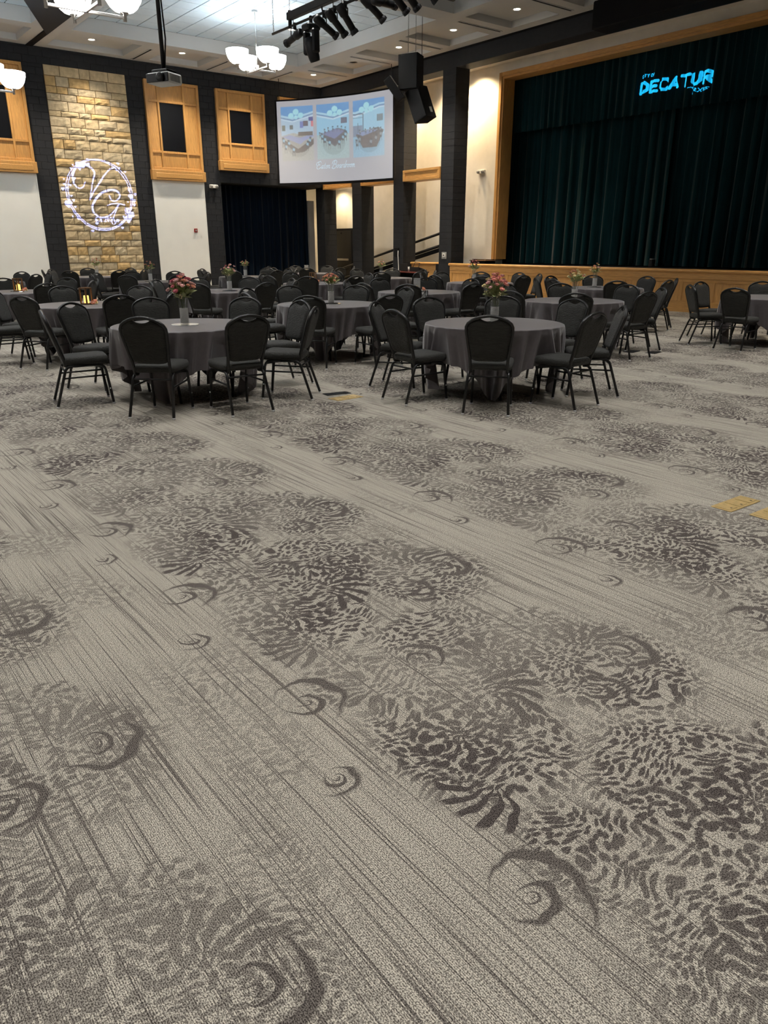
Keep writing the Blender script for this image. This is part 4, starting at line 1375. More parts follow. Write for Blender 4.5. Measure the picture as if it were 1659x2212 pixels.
for o_ in (s2, s3):
    v_ = Vector(s1.location) - Vector(o_.location)
    MB().tube([(0, 0, 0.0), tuple(v_ * 0.5), tuple(v_ + Vector((0, 0, -0.2)))], 0.02, 6).build('bracket', M_BLACK, o_)
MB().tube([(0.12, 0.16, 0.2), (0.12, 0.16, cz - 5.24)], 0.008, 6).build('safety_cable', M_BLACK, s2)
s4 = box_obj('loudspeaker_array', 17.2, 17.84, 9.2, 13.7, 6.62, 7.24, M_MATTEBLACK, bev=0.03)
tag(s4, 'long black loudspeaker housing fixed to the stage beam', 'loudspeaker')

# ------------------------------------------------------------------ wall fittings
def emergency(loc, rz, label):
    e = empty('emergency_light', loc, rz)
    tag(e, label, 'emergency light')
    MB().bevbox(-0.15, 0.15, -0.08, 0.0, -0.06, 0.06, 0.012).build('housing', M_WHITEPLASTIC, e)
    for s in (-1, 1):
        MB().lathe([(0.0, 0.0), (0.055, 0.0), (0.05, 0.05), (0.03, 0.07), (0.0, 0.07)], 14, M=orient((s * 0.1, -0.08, 0.0), (s * 0.3, -1, -0.2))).build('lamp_head', M_GREYPLASTIC, e, True)
emergency((13.10, YB - 0.01, 3.6), 0, 'white twin head emergency light beside the curtained opening')
emergency((XW, 19.60, 3.93), radians(-90), 'grey twin head emergency light on the cream stage wall')
al = empty('fire_alarm', (12.28, YB - 0.02, 2.1))
tag(al, 'small red fire alarm on the white wall panel', 'fire alarm')
MB().bevbox(-0.06, 0.06, -0.05, 0.0, -0.065, 0.065, 0.008).build('housing', M_RED, al)
MB().bevbox(-0.035, 0.035, -0.06, -0.045, -0.03, 0.03, 0.006).build('strobe', M_GREYPLASTIC, al)
sw_ = empty('wall_thermostat', (XS, 19.64, 1.27))
tag(sw_, 'grey square wall control on the black column by the stage', 'wall control')
MB().bevbox(-0.02, 0.0, -0.12, 0.12, -0.11, 0.11, 0.008).build('plate', M_GREYPLASTIC, sw_)
MB().bevbox(-0.035, -0.015, -0.07, 0.07, -0.055, 0.065, 0.01).build('cover', M_WHITEPLASTIC, sw_)
MB().lathe([(0.0, 0.0), (0.025, 0.0), (0.025, 0.006), (0.0, 0.008)], 14, M=orient((-0.034, 0, 0.01), (-1, 0, 0))).build('dial', M_BLACK, sw_)
ob = empty('outlet_box', (XS, 22.17, 1.36))
tag(ob, 'black wall box with a white cable hanging down the column', 'wall box')
MB().bevbox(-0.06, 0.0, -0.13, 0.13, -0.16, 0.16, 0.02).build('box', M_MATTEBLACK, ob)
MB().tube([(-0.06, -0.12, 0.05), (-0.09, -0.15, -0.1), (-0.10, -0.2, -0.5), (-0.12, -0.24, -0.9), (-0.25, -0.25, -1.35)], 0.014, 6).build('cable', M_WHITEPLASTIC, ob, True)
bx_ = empty('stage_step', (19.1, 19.05, STZ))
tag(bx_, 'low dark wooden step standing on the stage by the cream wall', 'step')
MB().bevbox(-0.2, 0.3, -0.35, 0.35, 0.0, 0.09, 0.01).build('riser', M_MATTEBLACK, bx_)
MB().bevbox(-0.22, 0.32, -0.38, 0.38, 0.09, 0.12, 0.006).build('tread', M_LANTERNWOOD, bx_)
sb = empty('stage_can', (20.3, 13.25, STZ))
tag(sb, 'small black can on the stage floor where the curtains meet', 'can')
MB().lathe([(0.0, 0.0), (0.09, 0.0), (0.09, 0.20), (0.0, 0.20)], 14).build('body', M_BLACK, sb)
MB().lathe([(0.0, 0.20), (0.07, 0.20), (0.07, 0.225), (0.0, 0.225)], 14).build('lid', M_GREYPLASTIC, sb)

# control desk between the columns
ct = empty('control_desk', (17.42, 20.85, 0))
tag(ct, 'small control desk with dark red top between the columns', 'desk')
MB().bevbox(-0.34, 0.34, -0.62, 0.62, 0.70, 0.74, 0.008).build('top', M_MAHOG, ct)
MB().bevbox(-0.30, 0.30, -0.58, -0.55, 0.02, 0.70, 0.004).build('side_panel', M_MATTEBLACK, ct)
MB().bevbox(-0.30, 0.30, 0.55, 0.58, 0.02, 0.70, 0.004).build('side_panel', M_MATTEBLACK, ct)
MB().bevbox(0.27, 0.30, -0.55, 0.55, 0.2, 0.70, 0.004).build('back_panel', M_MATTEBLACK, ct)
lp = empty('laptop', (17.38, 21.0, 0.74), radians(95))
tag(lp, 'open dark laptop on the control desk', 'laptop')
MB().bevbox(-0.18, 0.18, -0.12, 0.12, 0.0, 0.02, 0.004).build('keyboard_base', M_BLACK, lp)
MB().bevbox(-0.18, 0.18, 0.115, 0.13, 0.015, 0.26, 0.004).build('display', M_BLACK, lp)
mxr = empty('audio_mixer', (17.48, 20.5, 0.74), radians(90))
tag(mxr, 'black audio mixer with tangled cables on the control desk', 'audio mixer')
MB().add([(-0.25, -0.18, 0), (0.25, -0.18, 0), (0.25, 0.18, 0), (-0.25, 0.18, 0), (-0.25, -0.18, 0.06), (0.25, -0.18, 0.06), (0.25, 0.18, 0.15), (-0.25, 0.18, 0.15)],
         [(0, 3, 2, 1), (4, 5, 6, 7), (0, 1, 5, 4), (1, 2, 6, 5), (2, 3, 7, 6), (3, 0, 4, 7)]).build('body', M_BLACK, mxr)
for k in range(8):
    MB().lathe([(0.0, 0.0), (0.012, 0.0), (0.01, 0.025), (0.0, 0.025)], 8, c=(-0.2 + k * 0.057, 0.05, 0.115)).build('knob', M_GREYPLASTIC, mxr)
MB().tube([(0.1, 0.15, 0.14), (0.05, 0.1, 0.3), (-0.15, 0.05, 0.28), (-0.2, 0.2, 0.05)], 0.012, 6).build('cable', M_BLACK, mxr, True)
cu_ = empty('paper_cup', (17.30, 20.78, 0.74))
tag(cu_, 'white paper cup standing on the control desk', 'cup')
MB().lathe([(0.0, 0.0), (0.03, 0.0), (0.04, 0.16), (0.0, 0.16)], 14).build('cup', M_WHITEPLASTIC, cu_, True)
MB().lathe([(0.0, 0.16), (0.042, 0.16), (0.04, 0.18), (0.0, 0.18)], 14).build('lid', M_BLACK, cu_)

# brass floor boxes
def floorbox(x, y, rz, label, mat=M_BRASS, n=3, l=0.36, w=0.14):
    f = empty('floor_outlet', (x, y, 0), rz)
    tag(f, label, 'floor outlet')
    MB().bevbox(-l / 2, l / 2, -w / 2, w / 2, 0, 0.006, 0.003).build('plate', mat, f)
    for k in range(n):
        c = -l / 2 + l * (k + 0.5) / n
        MB().bevbox(c - l / n * 0.4, c + l / n * 0.4, -w * 0.36, w * 0.36, 0.006, 0.009, 0.001).build('cover', mat, f)
        MB().lathe([(0.0, 0.009), (0.008, 0.009), (0.0, 0.0105)], 8, c=(c, -w * 0.25, 0)).build('screw', M_BLACK, f)
floorbox(4.60, 2.18, -0.02, 'brass floor outlet plate with three covers on open carpet')
floorbox(4.64, 1.94, -0.02, 'brass floor outlet plate cut by the right edge', w=0.16)
floorbox(4.66, 6.66, 0.06, 'brass floor outlet plate between the two front tables', w=0.18)
floorbox(10.42, 6.98, 0.2, 'dark floor outlet lid by the chairs behind the coral rose table', M_BLACK, 1, 0.30, 0.16)
floorbox(10.60, 6.70, 0.2, 'dark floor outlet lid nearer the open aisle', M_BLACK, 1, 0.30, 0.16)
floorbox(4.72, 6.92, -0.15, 'dark open floor outlet lid beside the brass plate', M_BLACK, 1, 0.30, 0.13)

# ------------------------------------------------------------------ chairs
def back_y(z):
    return -0.185 - max(0.0, z - 0.45) * 0.30
def half_w(z):
    T = [(0.42, 0.178), (0.55, 0.186), (0.70, 0.208), (0.80, 0.222), (0.85, 0.222), (0.885, 0.205), (0.915, 0.165), (0.938, 0.112), (0.952, 0.055), (0.956, 0.0)]
    for (a, p), (b, q) in zip(T[:-1], T[1:]):
        if a <= z <= b:
            return p + (q - p) * (z - a) / (b - a)
    return 0.178 if z < 0.42 else 0.0
def top_z(x):
    T = [(0.0, 0.956), (0.055, 0.952), (0.112, 0.938), (0.165, 0.915), (0.205, 0.885), (0.222, 0.845)]
    x = abs(x)
    for (a, p), (b, q) in zip(T[:-1], T[1:]):
        if a <= x <= b:
            return p + (q - p) * (x - a) / (b - a)
    return 0.845
def make_chair():
    c = empty('banquet_chair')
    tag(c, 'black banquet chair', 'chair', 'banquet chairs around the round tables')
    # seat cushion: rounded slab
    m_ = MB()
    lay = [(0.0, 0.435), (0.012, 0.428), (0.02, 0.45), (0.022, 0.475), (0.012, 0.496), (-0.02, 0.505), (-0.07, 0.509)]
    n = 32
    rings = []
    for (o, zz) in lay:
        ring = []
        for k in range(n):
            t = 2 * pi * k / n
            cx, sy = cos(t), sin(t)
            e = 0.28
            px = abs(cx) ** e * (1 if cx >= 0 else -1)
            py = abs(sy) ** e * (1 if sy >= 0 else -1)
            wd_ = (0.205 + o) if py >= 0 else (0.190 + o)
            wd_ = 0.1975 + 0.0075 * py + o
            ring.append((px * wd_, 0.015 + py * (0.205 + o), zz + (0.006 * py if zz > 0.49 else 0)))
        rings.append(ring)
    vs = [p for r in rings for p in r]
    fs = []
    for i in range(len(rings) - 1):
        for k in range(n):
            fs.append((i * n + k, i * n + (k + 1) % n, (i + 1) * n + (k + 1) % n, (i + 1) * n + k))
    fs.append(tuple(range(n))[::-1])
    vs.append((0, 0.015, 0.513))
    L = (len(rings) - 1) * n
    for k in range(n):
        fs.append((L + k, L + (k + 1) % n, len(vs) - 1))
    MB().add(vs, fs).build('seat', M_FABRIC, c, True)
    # backrest pad with the scooped hand hold
    m_ = MB()
    NUc, NVc = 28, 12
    def pad_top(x):
        ax = abs(x)
        if ax < 0.088:
            return 0.903 + (0.928 - 0.903) * (ax / 0.088) ** 2
        return top_z(x) - 0.008
    front, backs = [], []
    for j in range(NVc + 1):
        for i in range(NUc + 1):
            u = -1 + 2 * i / NUc
            v = j / NVc
            zb_ = 0.515 + 0.018 * abs(u) ** 6
            # width at this height
            zt_ = pad_top(u * 0.214)
            zz = zb_ + (zt_ - zb_) * v
            hw = (half_w(min(zz, 0.84)) - 0.008) * (1 - 0.06 * (1 - v) ** 6)
            x_ = u * hw
            if zz > 0.84:
                zz = min(zz, pad_top(x_))
            edge = min(1.0, min(1 - abs(u), v * 1.2 + 0.001, (1 - v) * 1.2 + 0.001) / 0.16)
            th = 0.010 + 0.020 * sin(edge * pi / 2)
            by = back_y(zz)
            front.append((x_, by + th, zz))
            backs.append((x_, by - th * 0.75, zz))
    n1 = NUc + 1
    nf = len(front)
    fs = []
    for j in range(NVc):
        for i in range(NUc):
            a = j * n1 + i
            fs.append((a, a + n1, a + n1 + 1, a + 1))
            fs.append((nf + a, nf + a + 1, nf + a + n1 + 1, nf + a + n1))
    per = [i for i in range(n1)] + [NUc + n1 * j for j in range(1, NVc + 1)] + [n1 * NVc + i for i in range(NUc - 1, -1, -1)] + [n1 * j for j in range(NVc - 1, 0, -1)]
    for k in range(len(per)):
        a, b = per[k], per[(k + 1) % len(per)]
        fs.append((a, b, nf + b, nf + a))
    MB().add(front + backs, fs).build('backrest', M_FABRIC, c, True)
    # back frame tube
    pts = []
    for zz in (0.405, 0.42, 0.48, 0.55, 0.62, 0.70, 0.76, 0.80, 0.83, 0.85, 0.87, 0.885, 0.90, 0.915, 0.927, 0.938, 0.947, 0.953):
        pts.append((-half_w(zz), back_y(zz), zz))
    pts = [(-0.18, -0.12, 0.405), (-0.18, -0.165, 0.41)] + pts[1:] + [(0, back_y(0.956), 0.957)]
    pts = pts + [(-p[0], p[1], p[2]) for p in pts[-2::-1]]
    MB().tube(pts, 0.0150, 8, ry=0.019).build('back_frame', M_CHAIRMETAL, c, True)
    # legs: inverted U on each side, front and rear halves
    legs = {}
    for s in (-1, 1):
        fr = [(s * 0.190, 0.02, 0.415), (s * 0.190, 0.13, 0.415), (s * 0.191, 0.165, 0.407), (s * 0.193, 0.188, 0.385), (s * 0.196, 0.198, 0.35), (s * 0.205, 0.238, 0.012)]
        rrp = [(s * 0.190, 0.02, 0.415), (s * 0.190, -0.13, 0.415), (s * 0.193, -0.165, 0.405), (s * 0.198, -0.192, 0.38), (s * 0.202, -0.205, 0.345), (s * 0.222, -0.315, 0.012)]
        for nm, pp in (('f', fr), ('r', rrp)):
            lg = MB().tube(pp, 0.0145, 8).build('leg', M_CHAIRMETAL, c, True)
            e = pp[-1]
            MB().lathe([(0.0, 0.0), (0.013, 0.0), (0.016, 0.006), (0.014, 0.018), (0.0, 0.018)], 10, c=(e[0], e[1], 0)).build('glide', M_GLIDE, lg, True)
            if nm == 'f':
                MB().lathe([(0.0, 0.0), (0.008, 0.0), (0.006, 0.006), (0.0, 0.007)], 8, M=orient((e[0] + s * 0.008, e[1] - 0.02, 0.165), (s, 0.2, 0))).build('bumper', M_GLIDE, lg)
    for s in (-1, 1):
        MB().tube([(s * 0.197, 0.204, 0.305), (s * 0.204, -0.222, 0.295)], 0.0095, 6).build('stretcher', M_CHAIRMETAL, c, True)
    MB().tube([(-0.200, -0.20, 0.365), (0.200, -0.20, 0.365)], 0.0095, 6).build('stretcher', M_CHAIRMETAL, c, True)
    MB().tube([(-0.198, 0.185, 0.385), (-0.1, 0.10, 0.395), (0.1, 0.10, 0.395), (0.198, 0.185, 0.385)], 0.0095, 6).build('stretcher', M_CHAIRMETAL, c, True)
    return c

# ------------------------------------------------------------------ tables with cloths
TR, TZ = 0.762, 0.755
def make_table():
    t = empty('round_table')
    tag(t, 'round banquet table', 'table', 'round banquet tables')
    MB().lathe([(0.0, TZ - 0.03), (TR - 0.01, TZ - 0.03), (TR, TZ - 0.02), (TR, TZ - 0.006), (TR - 0.006, TZ), (0.0, TZ)], 48).build('tabletop', M_LANTERNWOOD, t)
    for s in (-1, 1):
        a = [(s * 0.30, -0.44, 0.0), (s * 0.33, -0.44, 0.30), (s * 0.36, -0.44, 0.70)]
        b = [(s * 0.30, 0.44, 0.0), (s * 0.33, 0.44, 0.30), (s * 0.36, 0.44, 0.70)]
        MB().tube(a, 0.016, 8).build('leg', M_BLACK, t, True)
        MB().tube(b, 0.016, 8).build('leg', M_BLACK, t, True)
        MB().tube([(s * 0.31, -0.44, 0.08), (s * 0.31, -0.38, 0.36), (s * 0.31, -0.2, 0.52), (s * 0.31, 0.2, 0.52), (s * 0.31, 0.38, 0.36), (s * 0.31, 0.44, 0.08)], 0.015, 8).build('leg_arch', M_BLACK, t, True)
        MB().tube([(s * 0.335, 0.0, 0.50), (s * 0.05, 0.0, 0.715)], 0.011, 6).build('brace', M_BLACK, t, True)
    return t
def cloth_mesh(seed):
    r = random.Random(seed)
    HALF = 1.14
    NA = 240
    drop_levels = [0.0, 0.02, 0.06, 0.12, 0.2, 0.3, 0.42, 0.55, 0.68, 0.80, 0.90, 1.0]
    top_r = [0.0, 0.25, 0.5, 0.7, 0.755]
    ph = [r.uniform(0, 6.28) for _ in range(4)]
    k1, k2 = r.choice((25, 27, 29)), r.choice((15, 17, 18))
    vs, fs = [], []
    vs.append((0, 0, TZ + 0.012))
    rows = []
    for tr_ in top_r[1:]:
        row = []
        for k in range(NA):
            a = 2 * pi * k / NA
            row.append(len(vs))
            vs.append((tr_ * cos(a), tr_ * sin(a), TZ + 0.012))
        rows.append(row)
    for li, lv in enumerate(drop_levels):
        row = []
        for k in range(NA):
            a = 2 * pi * k / NA
            c_, s_ = abs(cos(a)), abs(sin(a))
            Ledge = HALF / max(c_, s_)
            Ledge = min(Ledge, 1.60)
            total = Ledge - TR
            corner = (min(c_, s_) / max(c_, s_)) ** 2            # 1 at the corners
            dl = total * lv
            zz = TZ + 0.006 - dl
            q1 = 0.5 + 0.5 * sin(k1 * a + ph[0] + 1.1 * sin(3 * a + ph[1]) + 0.5 * sin(7 * a + ph[3]))
            q2 = 0.5 + 0.5 * sin(k2 * a + ph[2] + 0.7 * sin(5 * a + ph[1]))
            fold = 0.68 * q1 ** 2.4 + 0.32 * q2 ** 1.5
            amp = 0.15 * min(1.0, (dl / 0.34) ** 0.7) * (0.8 + 0.3 * corner)
            rad = TR + 0.008 + amp * (fold - 0.5) - corner * 0.16 * (dl / 0.8) ** 1.2
            if dl < 0.08:
                rad = max(rad, TR + 0.006)
            aa = a
            if corner > 0:
                base = (round((a - pi / 4) / (pi / 2)) * (pi / 2) + pi / 4)
                aa = a + (base - a) * 0.30 * min(1.0, dl / 0.75)     # the corner gathers into a narrow tail
            if zz < 0.012:
                rad += (0.012 - zz) * 0.5
                zz = 0.012 + 0.002 * sin(9 * a)
            row.append(len(vs))
            vs.append((rad * cos(aa), rad * sin(aa), zz))
        rows.append(row)
    for k in range(NA):
        fs.append((0, rows[0][k], rows[0][(k + 1) % NA]))
    for a, b in zip(rows[:-1], rows[1:]):
        for k in range(NA):
            fs.append((a[k], b[k], b[(k + 1) % NA], a[(k + 1) % NA]))
    me = MB().add(vs, fs).mesh('tablecloth')
    smooth(me)
    me.materials.append(M_LINEN)
    return me
TABLES = {
    'T1': (3.40, 7.92, 'front table with the tall pink bouquet'), 'T2': (6.20, 5.95, 'front table with the coral rose bouquet'),
    'T3': (6.38, 9.50, 'middle table with the peach rose vase'), 'T4': (3.50, 11.60, 'table with the brightest candle lantern'),
    'T5': (3.53, 15.70, 'leftmost table with a wooden lantern'), 'T6': (6.75, 13.60, 'table with pink blooms left of centre'),
    'T7': (9.85, 7.75, 'table behind the coral rose table'), 'T8': (9.45, 11.05, 'table with the glass candle cylinder'),
    'T9': (13.35, 9.75, 'table with small posy near the stage'), 'T10': (13.10, 6.20, 'table cut by the right edge'),
    'T11': (12.95, 12.95, 'table with dark pink blooms by the stage'), 'T12': (12.85, 16.50, 'table in front of the handrail'),
    'T13': (9.80, 15.10, 'table with the pale candle lantern'), 'T14': (13.20, 20.70, 'farthest table near the black door'),
    'T15': (10.40, 19.60, 'table before the navy side curtain'), 'T16': (7.10, 18.20, 'table before the right white panel'),
    'T17': (7.05, 22.10, 'farthest table beneath the stone wall'), 'T19': (3.90, 20.20, 'far table by the left white panel'),
}
# chair spots: angle round the table and distance of the back from its centre
GEN = [-133, -88, -45, -3, 42, 84, 128, 173]
CH = {
    'T1': [(-129, 1.31), (-87, 1.41), (-43, 1.46), (-2, 1.49), (37, 1.55), (82, 1.62), (123, 1.53), (166, 1.42)],
    'T2': [(-137, 1.34), (-87, 1.31), (-45, 1.40), (4, 1.50), (40, 1.58), (79, 1.49), (122, 1.43), (170, 1.31)],
    'T3': [(-135, 1.26), (-87, 1.41), (-42, 1.44), (-4, 1.42), (39, 1.48), (82, 1.55), (118, 1.48), (170, 1.30)],
    'T4': [(-143, 1.30), (-87, 1.27), (-52, 1.48), (0, 1.40), (38, 1.48), (85, 1.58), (138, 1.40), (176, 1.44)],
    'T5': [(-85, 1.40), (-40, 1.41), (-5, 1.43), (37, 1.45), (87, 1.48), (-132, 1.40)],
    'T6': [(-137, 1.37), (-87, 1.42), (-49, 1.41), (-6, 1.40), (42, 1.38), (87, 1.46), (135, 1.43), (167, 1.40)],
    'T7': [(-140, 1.48), (-94, 1.40), (-38, 1.40), (0, 1.46), (47, 1.38), (92, 1.36), (180, 1.48), (134, 1.40)],
    'T8': [(-179, 1.36), (-138, 1.36), (-86, 1.38), (2, 1.44), (43, 1.45), (85, 1.43), (-43, 1.42), (130, 1.42)],
    'T9': [(-135, 1.40), (-88, 1.42), (-48, 1.40), (-3, 1.39), (46, 1.41), (91, 1.41), (140, 1.42), (173, 1.41)],
    'T10': [(-176, 1.42), (33, 1.42), (83, 1.41), (140, 1.38), (-132, 1.40)],
    'T11': [(-132, 1.38), (-89, 1.37), (-38, 1.41), (2, 1.39), (45, 1.36), (89, 1.39), (178, 1.41), (133, 1.40)],
    'T12': [(-130, 1.38), (-85, 1.38), (42, 1.45), (84, 1.45), (175, 1.37), (-40, 1.40), (0, 1.40), (130, 1.41)],
    'T13': [(-173, 1.38), (-130, 1.38), (-86, 1.44), (-10, 1.38), (39, 1.37), (83, 1.43), (122, 1.41), (-45, 1.40)],
    'T14': [(-176, 1.35), (-128, 1.34), (-80, 1.38), (-25, 1.40), (34, 1.42), (78, 1.42), (128, 1.40)],
    'T15': [(-132, 1.37), (-84, 1.41), (-36, 1.40), (38, 1.44), (124, 1.42), (177, 1.39), (2, 1.40), (84, 1.40)],
    'T16': [(-133, 1.42), (-87, 1.42), (-44, 1.42), (-6, 1.40), (44, 1.44), (89, 1.41), (134, 1.42), (173, 1.40)],
    'T17': [(-139, 1.37), (-84, 1.41), (31, 1.43), (83, 1.44), (132, 1.40), (168, 1.40), (-10, 1.40), (-46, 1.40)],
    'T19': [(-56, 1.39), (0, 1.38), (47, 1.44), (90, 1.42)],
}
SIDES = ['near side', 'near-right side', 'right side', 'far-right side', 'far side', 'far-left side', 'left side', 'near-left side']
chair0 = make_chair()
table0 = make_table()
cl_me = [cloth_mesh(s) for s in (1, 2, 3, 4)]
first_c = first_t = True
rj = random.Random(31)
for ti, (tk, (tx, ty, ph_)) in enumerate(TABLES.items()):
    lab = 'round table hidden under grey linen, ' + ph_
    if first_t:
        table0.location = (tx, ty, 0)
        table0['label'] = lab
        first_t = False
    else:
        dup(table0, (tx, ty, 0), 0.0, lab)
    cl = link('tablecloth', cl_me[ti % 4], None, (tx, ty, 0), (ti * 3 % 4) * pi / 2)
    tag(cl, 'grey linen cloth draped on the ' + ph_, 'tablecloth', 'grey linen tablecloths')
    acam = atan2(-ty, -tx)
    lst = sorted(CH[tk], key=lambda q: (q[0] - math.degrees(acam) + 22) % 360)
    used = set()
    for (an, rad) in lst:
        rel = (an - math.degrees(acam)) % 360
        side = int(round(rel / 45)) % 8
        while side in used:
            side = (side + 1) % 8
        used.add(side)
        lab = 'black banquet chair, %s of the %s' % (SIDES[side], ph_)
        a = radians(an)
        face = a + pi / 2 + radians(rj.uniform(-6, 6))      # chair +Y looks at the table centre
        off = max(rad, 1.31) - 0.335
        x_, y_ = tx + off * cos(a), ty + off * sin(a)
        if first_c:
            chair0.location = (x_, y_, 0)
            chair0.rotation_euler = (0, 0, face)
            chair0['label'] = lab
            first_c = False
        else:
            dup(chair0, (x_, y_, 0), face, lab)

# ------------------------------------------------------------------ centrepieces
def rose_mesh(mat, seed):
    r = random.Random(seed)
    m_ = MB()
    for (n, rad, h, curl) in ((3, 0.45, 0.62, 0.0), (4, 0.72, 0.60, 0.03), (5, 0.95, 0.46, 0.10)):
        for k in range(n):
            a = 2 * pi * (k + r.random() * 0.3) / n + rad
            w = 2.2 * rad / n * 1.9
            M_ = Matrix.Rotation(a, 4, 'Z')
            vs = []
            for j in range(4):
                t = j / 3
                for i in range(4):
                    u = -1 + 2 * i / 3
                    ww = w * 0.5 * sin(pi * (0.2 + 0.62 * t))
                    vs.append(tuple(M_ @ Vector((rad * (0.25 + 0.75 * sin(t * pi / 2)) - 0.12 * u * u * rad + curl * t * t, u * ww * 1.4, -0.35 + (h + 0.35) * t - curl * t * t * 0.7))))
            m_.add(vs, [(j * 4 + i, j * 4 + i + 1, j * 4 + i + 5, j * 4 + i + 4) for j in range(3) for i in range(3)])
    m_.lathe([(0.0, -0.5), (0.55, -0.34), (0.68, 0.05), (0.48, 0.42), (0.2, 0.58), (0.0, 0.55)], 10)
    me = m_.mesh('rose')
    smooth(me)
    me.materials.append(mat)
    return me
ROSE = {k: rose_mesh(mt, i) for i, (k, mt) in enumerate((('p', M_PINK), ('m', M_MAG), ('e', M_PEACH), ('c', M_CORAL), ('w', M_CREAMP)))}
lm = MB()
lm.add([(0, 0, 0), (0.3, 0.28, 0.04), (0.36, 0, -0.02), (0.3, -0.28, 0.04), (0.75, 0.24, 0.06), (0.8, 0, 0.0), (0.75, -0.24, 0.06), (1.1, 0, -0.05)],
       [(0, 2, 1), (0, 3, 2), (1, 2, 5, 4), (2, 3, 6, 5), (4, 5, 7), (5, 6, 7)])
LEAFM = lm.mesh('leaf')
LEAFM.materials.append(M_LEAF)
sg = MB()
for k in range(6):
    sg.lathe([(0.0, -0.05), (0.06, 0.0), (0.0, 0.06)], 6, c=(0.15 * (k % 2 - 0.5), 0.1 * ((k // 2) % 2 - 0.5), 0.2 + 0.16 * k))
sg.tube([(0, 0, 0), (0, 0, 1.1)], 0.015, 4)
SPRIGM = sg.mesh('sprig')
SPRIGM.materials.append(M_CREAMP)
GLASSM = MB().lathe([(0.0, 0.0), (0.047, 0.0), (0.050, 0.005), (0.050, 0.285), (0.046, 0.285), (0.046, 0.010), (0.0, 0.010)], 24).mesh('glass')
smooth(GLASSM)
GLASSM.materials.append(M_GLASS)
def bead_mesh():
    r = random.Random(2)
    m_ = MB()
    m_.lathe([(0.0, 0.012), (0.039, 0.012), (0.039, 0.170), (0.0, 0.170)], 14)
    for j in range(18):
        for k in range(16):
            a = 2 * pi * (k + 0.5 * (j % 2)) / 16
            rr_ = 0.0405
            s = 0.0062 * r.uniform(0.8, 1.1)
            m_.lathe([(0.0, -s), (s * 0.87, -s * 0.5), (s * 0.87, s * 0.5), (0.0, s)], 6, c=(rr_ * cos(a), rr_ * sin(a), 0.018 + j * 0.0088))
    me = m_.mesh('bead_fill')
    me.materials.append(M_BEAD)
    return me
BEADM = bead_mesh()
MIRM = MB().lathe([(0.0, 0.0), (0.148, 0.0), (0.15, 0.002), (0.148, 0.005), (0.0, 0.005)], 36).mesh('mirror_plate')
MIRM.materials.append(M_MIRROR)
TOP = TZ + 0.012
def vase_piece(tk, dx, dy, cols_, n, hgt, spread, ph_, vlabel, seed, s=1.0):
    tx, ty, _ = TABLES[tk]
    x_, y_ = tx + dx, ty + dy
    r = random.Random(seed)
    mp = link('mirror_plate', MIRM, None, (x_, y_, TOP))
    tag(mp, 'round mirror plate under the vase on the ' + ph_, 'mirror plate', 'round mirror plates')
    v = empty('flower_vase', (x_, y_, TOP + 0.005))
    tag(v, vlabel, 'vase', 'glass vases with white beads')
    link('glass', GLASSM, v)
    tag(link('bead_fill', BEADM, v), kind='stuff')
    b = empty('flower_bouquet', (x_, y_, TOP + 0.19))
    tag(b, 'bouquet of %s on the %s' % (cols_[1], ph_), 'bouquet', 'flower bouquets in the vases')
    ctr = Vector((0, 0, 0.10 + hgt * 0.45))
    for k in range(n):
        gold = k * 2.39996
        t = (k + 0.5) / n
        rad = spread * sqrt(t) * r.uniform(0.85, 1.1)
        zz = 0.10 + hgt * (1.0 - 0.62 * t) + r.uniform(-0.02, 0.02)
        p = Vector((rad * cos(gold), rad * sin(gold), zz))
        d = (p - Vector((0, 0, 0.02))).normalized()
        o = link('rose', ROSE[cols_[0][k % len(cols_[0])]], b, tuple(p))
        o.rotation_euler = d.to_track_quat('Z', 'Y').to_euler()
        q = r.uniform(0.020, 0.028) * s
        o.scale = (q, q, q)
        if k % 2 == 0:
            MB().tube([(p.x * 0.05, p.y * 0.05, -0.12), tuple(p * 0.5), tuple(p)], 0.0025, 5).build('stem', M_STEM, b)
    nl = int(n * 1.0) + 12
    for k in range(nl):
        a = k * 2.39996 + 1.0
        t = (k + 0.5) / nl
        p = Vector((0.035 * cos(a), 0.035 * sin(a), 0.09 + hgt * 0.35 * t))
        o = link('leaf', LEAFM, b, tuple(p))
        o.rotation_euler = (r.uniform(-0.5, 0.5), -r.uniform(-0.1, 1.0) - 0.2 * t, a)
        q = r.uniform(0.075, 0.105) * (0.8 + spread * 2) * s
        o.scale = (q, q, q)
    for k in range(5):
        a = k * 1.3 + r.random()
        o = link('sprig', SPRIGM, b, (0.03 * cos(a), 0.03 * sin(a), 0.08))
        o.rotation_euler = (0, r.uniform(0.5, 1.2), a)
        q = hgt * r.uniform(0.5, 0.65)
        o.scale = (q, q, q)
P = {k: v[2] for k, v in TABLES.items()}
vase_piece('T1', 0.0, -0.02, ('pmpepmpe', 'pink and magenta roses'), 34, 0.22, 0.14, P['T1'], 'tall bead filled glass vase on the front left table', 1, 1.1)
vase_piece('T2', 0.0, 0.0, ('cpcmcpwc', 'coral and red roses'), 30, 0.22, 0.14, P['T2'], 'tall bead filled glass vase on the front right table', 2, 1.05)
vase_piece('T3', 0.03, 0.0, ('eecwe', 'peach roses'), 16, 0.13, 0.13, P['T3'], 'bead filled glass vase on the middle table', 3)
vase_piece('T6', 0.0, -0.15, ('pmpep', 'pink roses'), 12, 0.20, 0.15, P['T6'], 'bead filled glass vase on the table left of centre', 4)
vase_piece('T7', -0.12, -0.1, ('wewcw', 'cream roses'), 14, 0.16, 0.14, P['T7'], 'bead filled glass vase behind the coral rose table', 5)
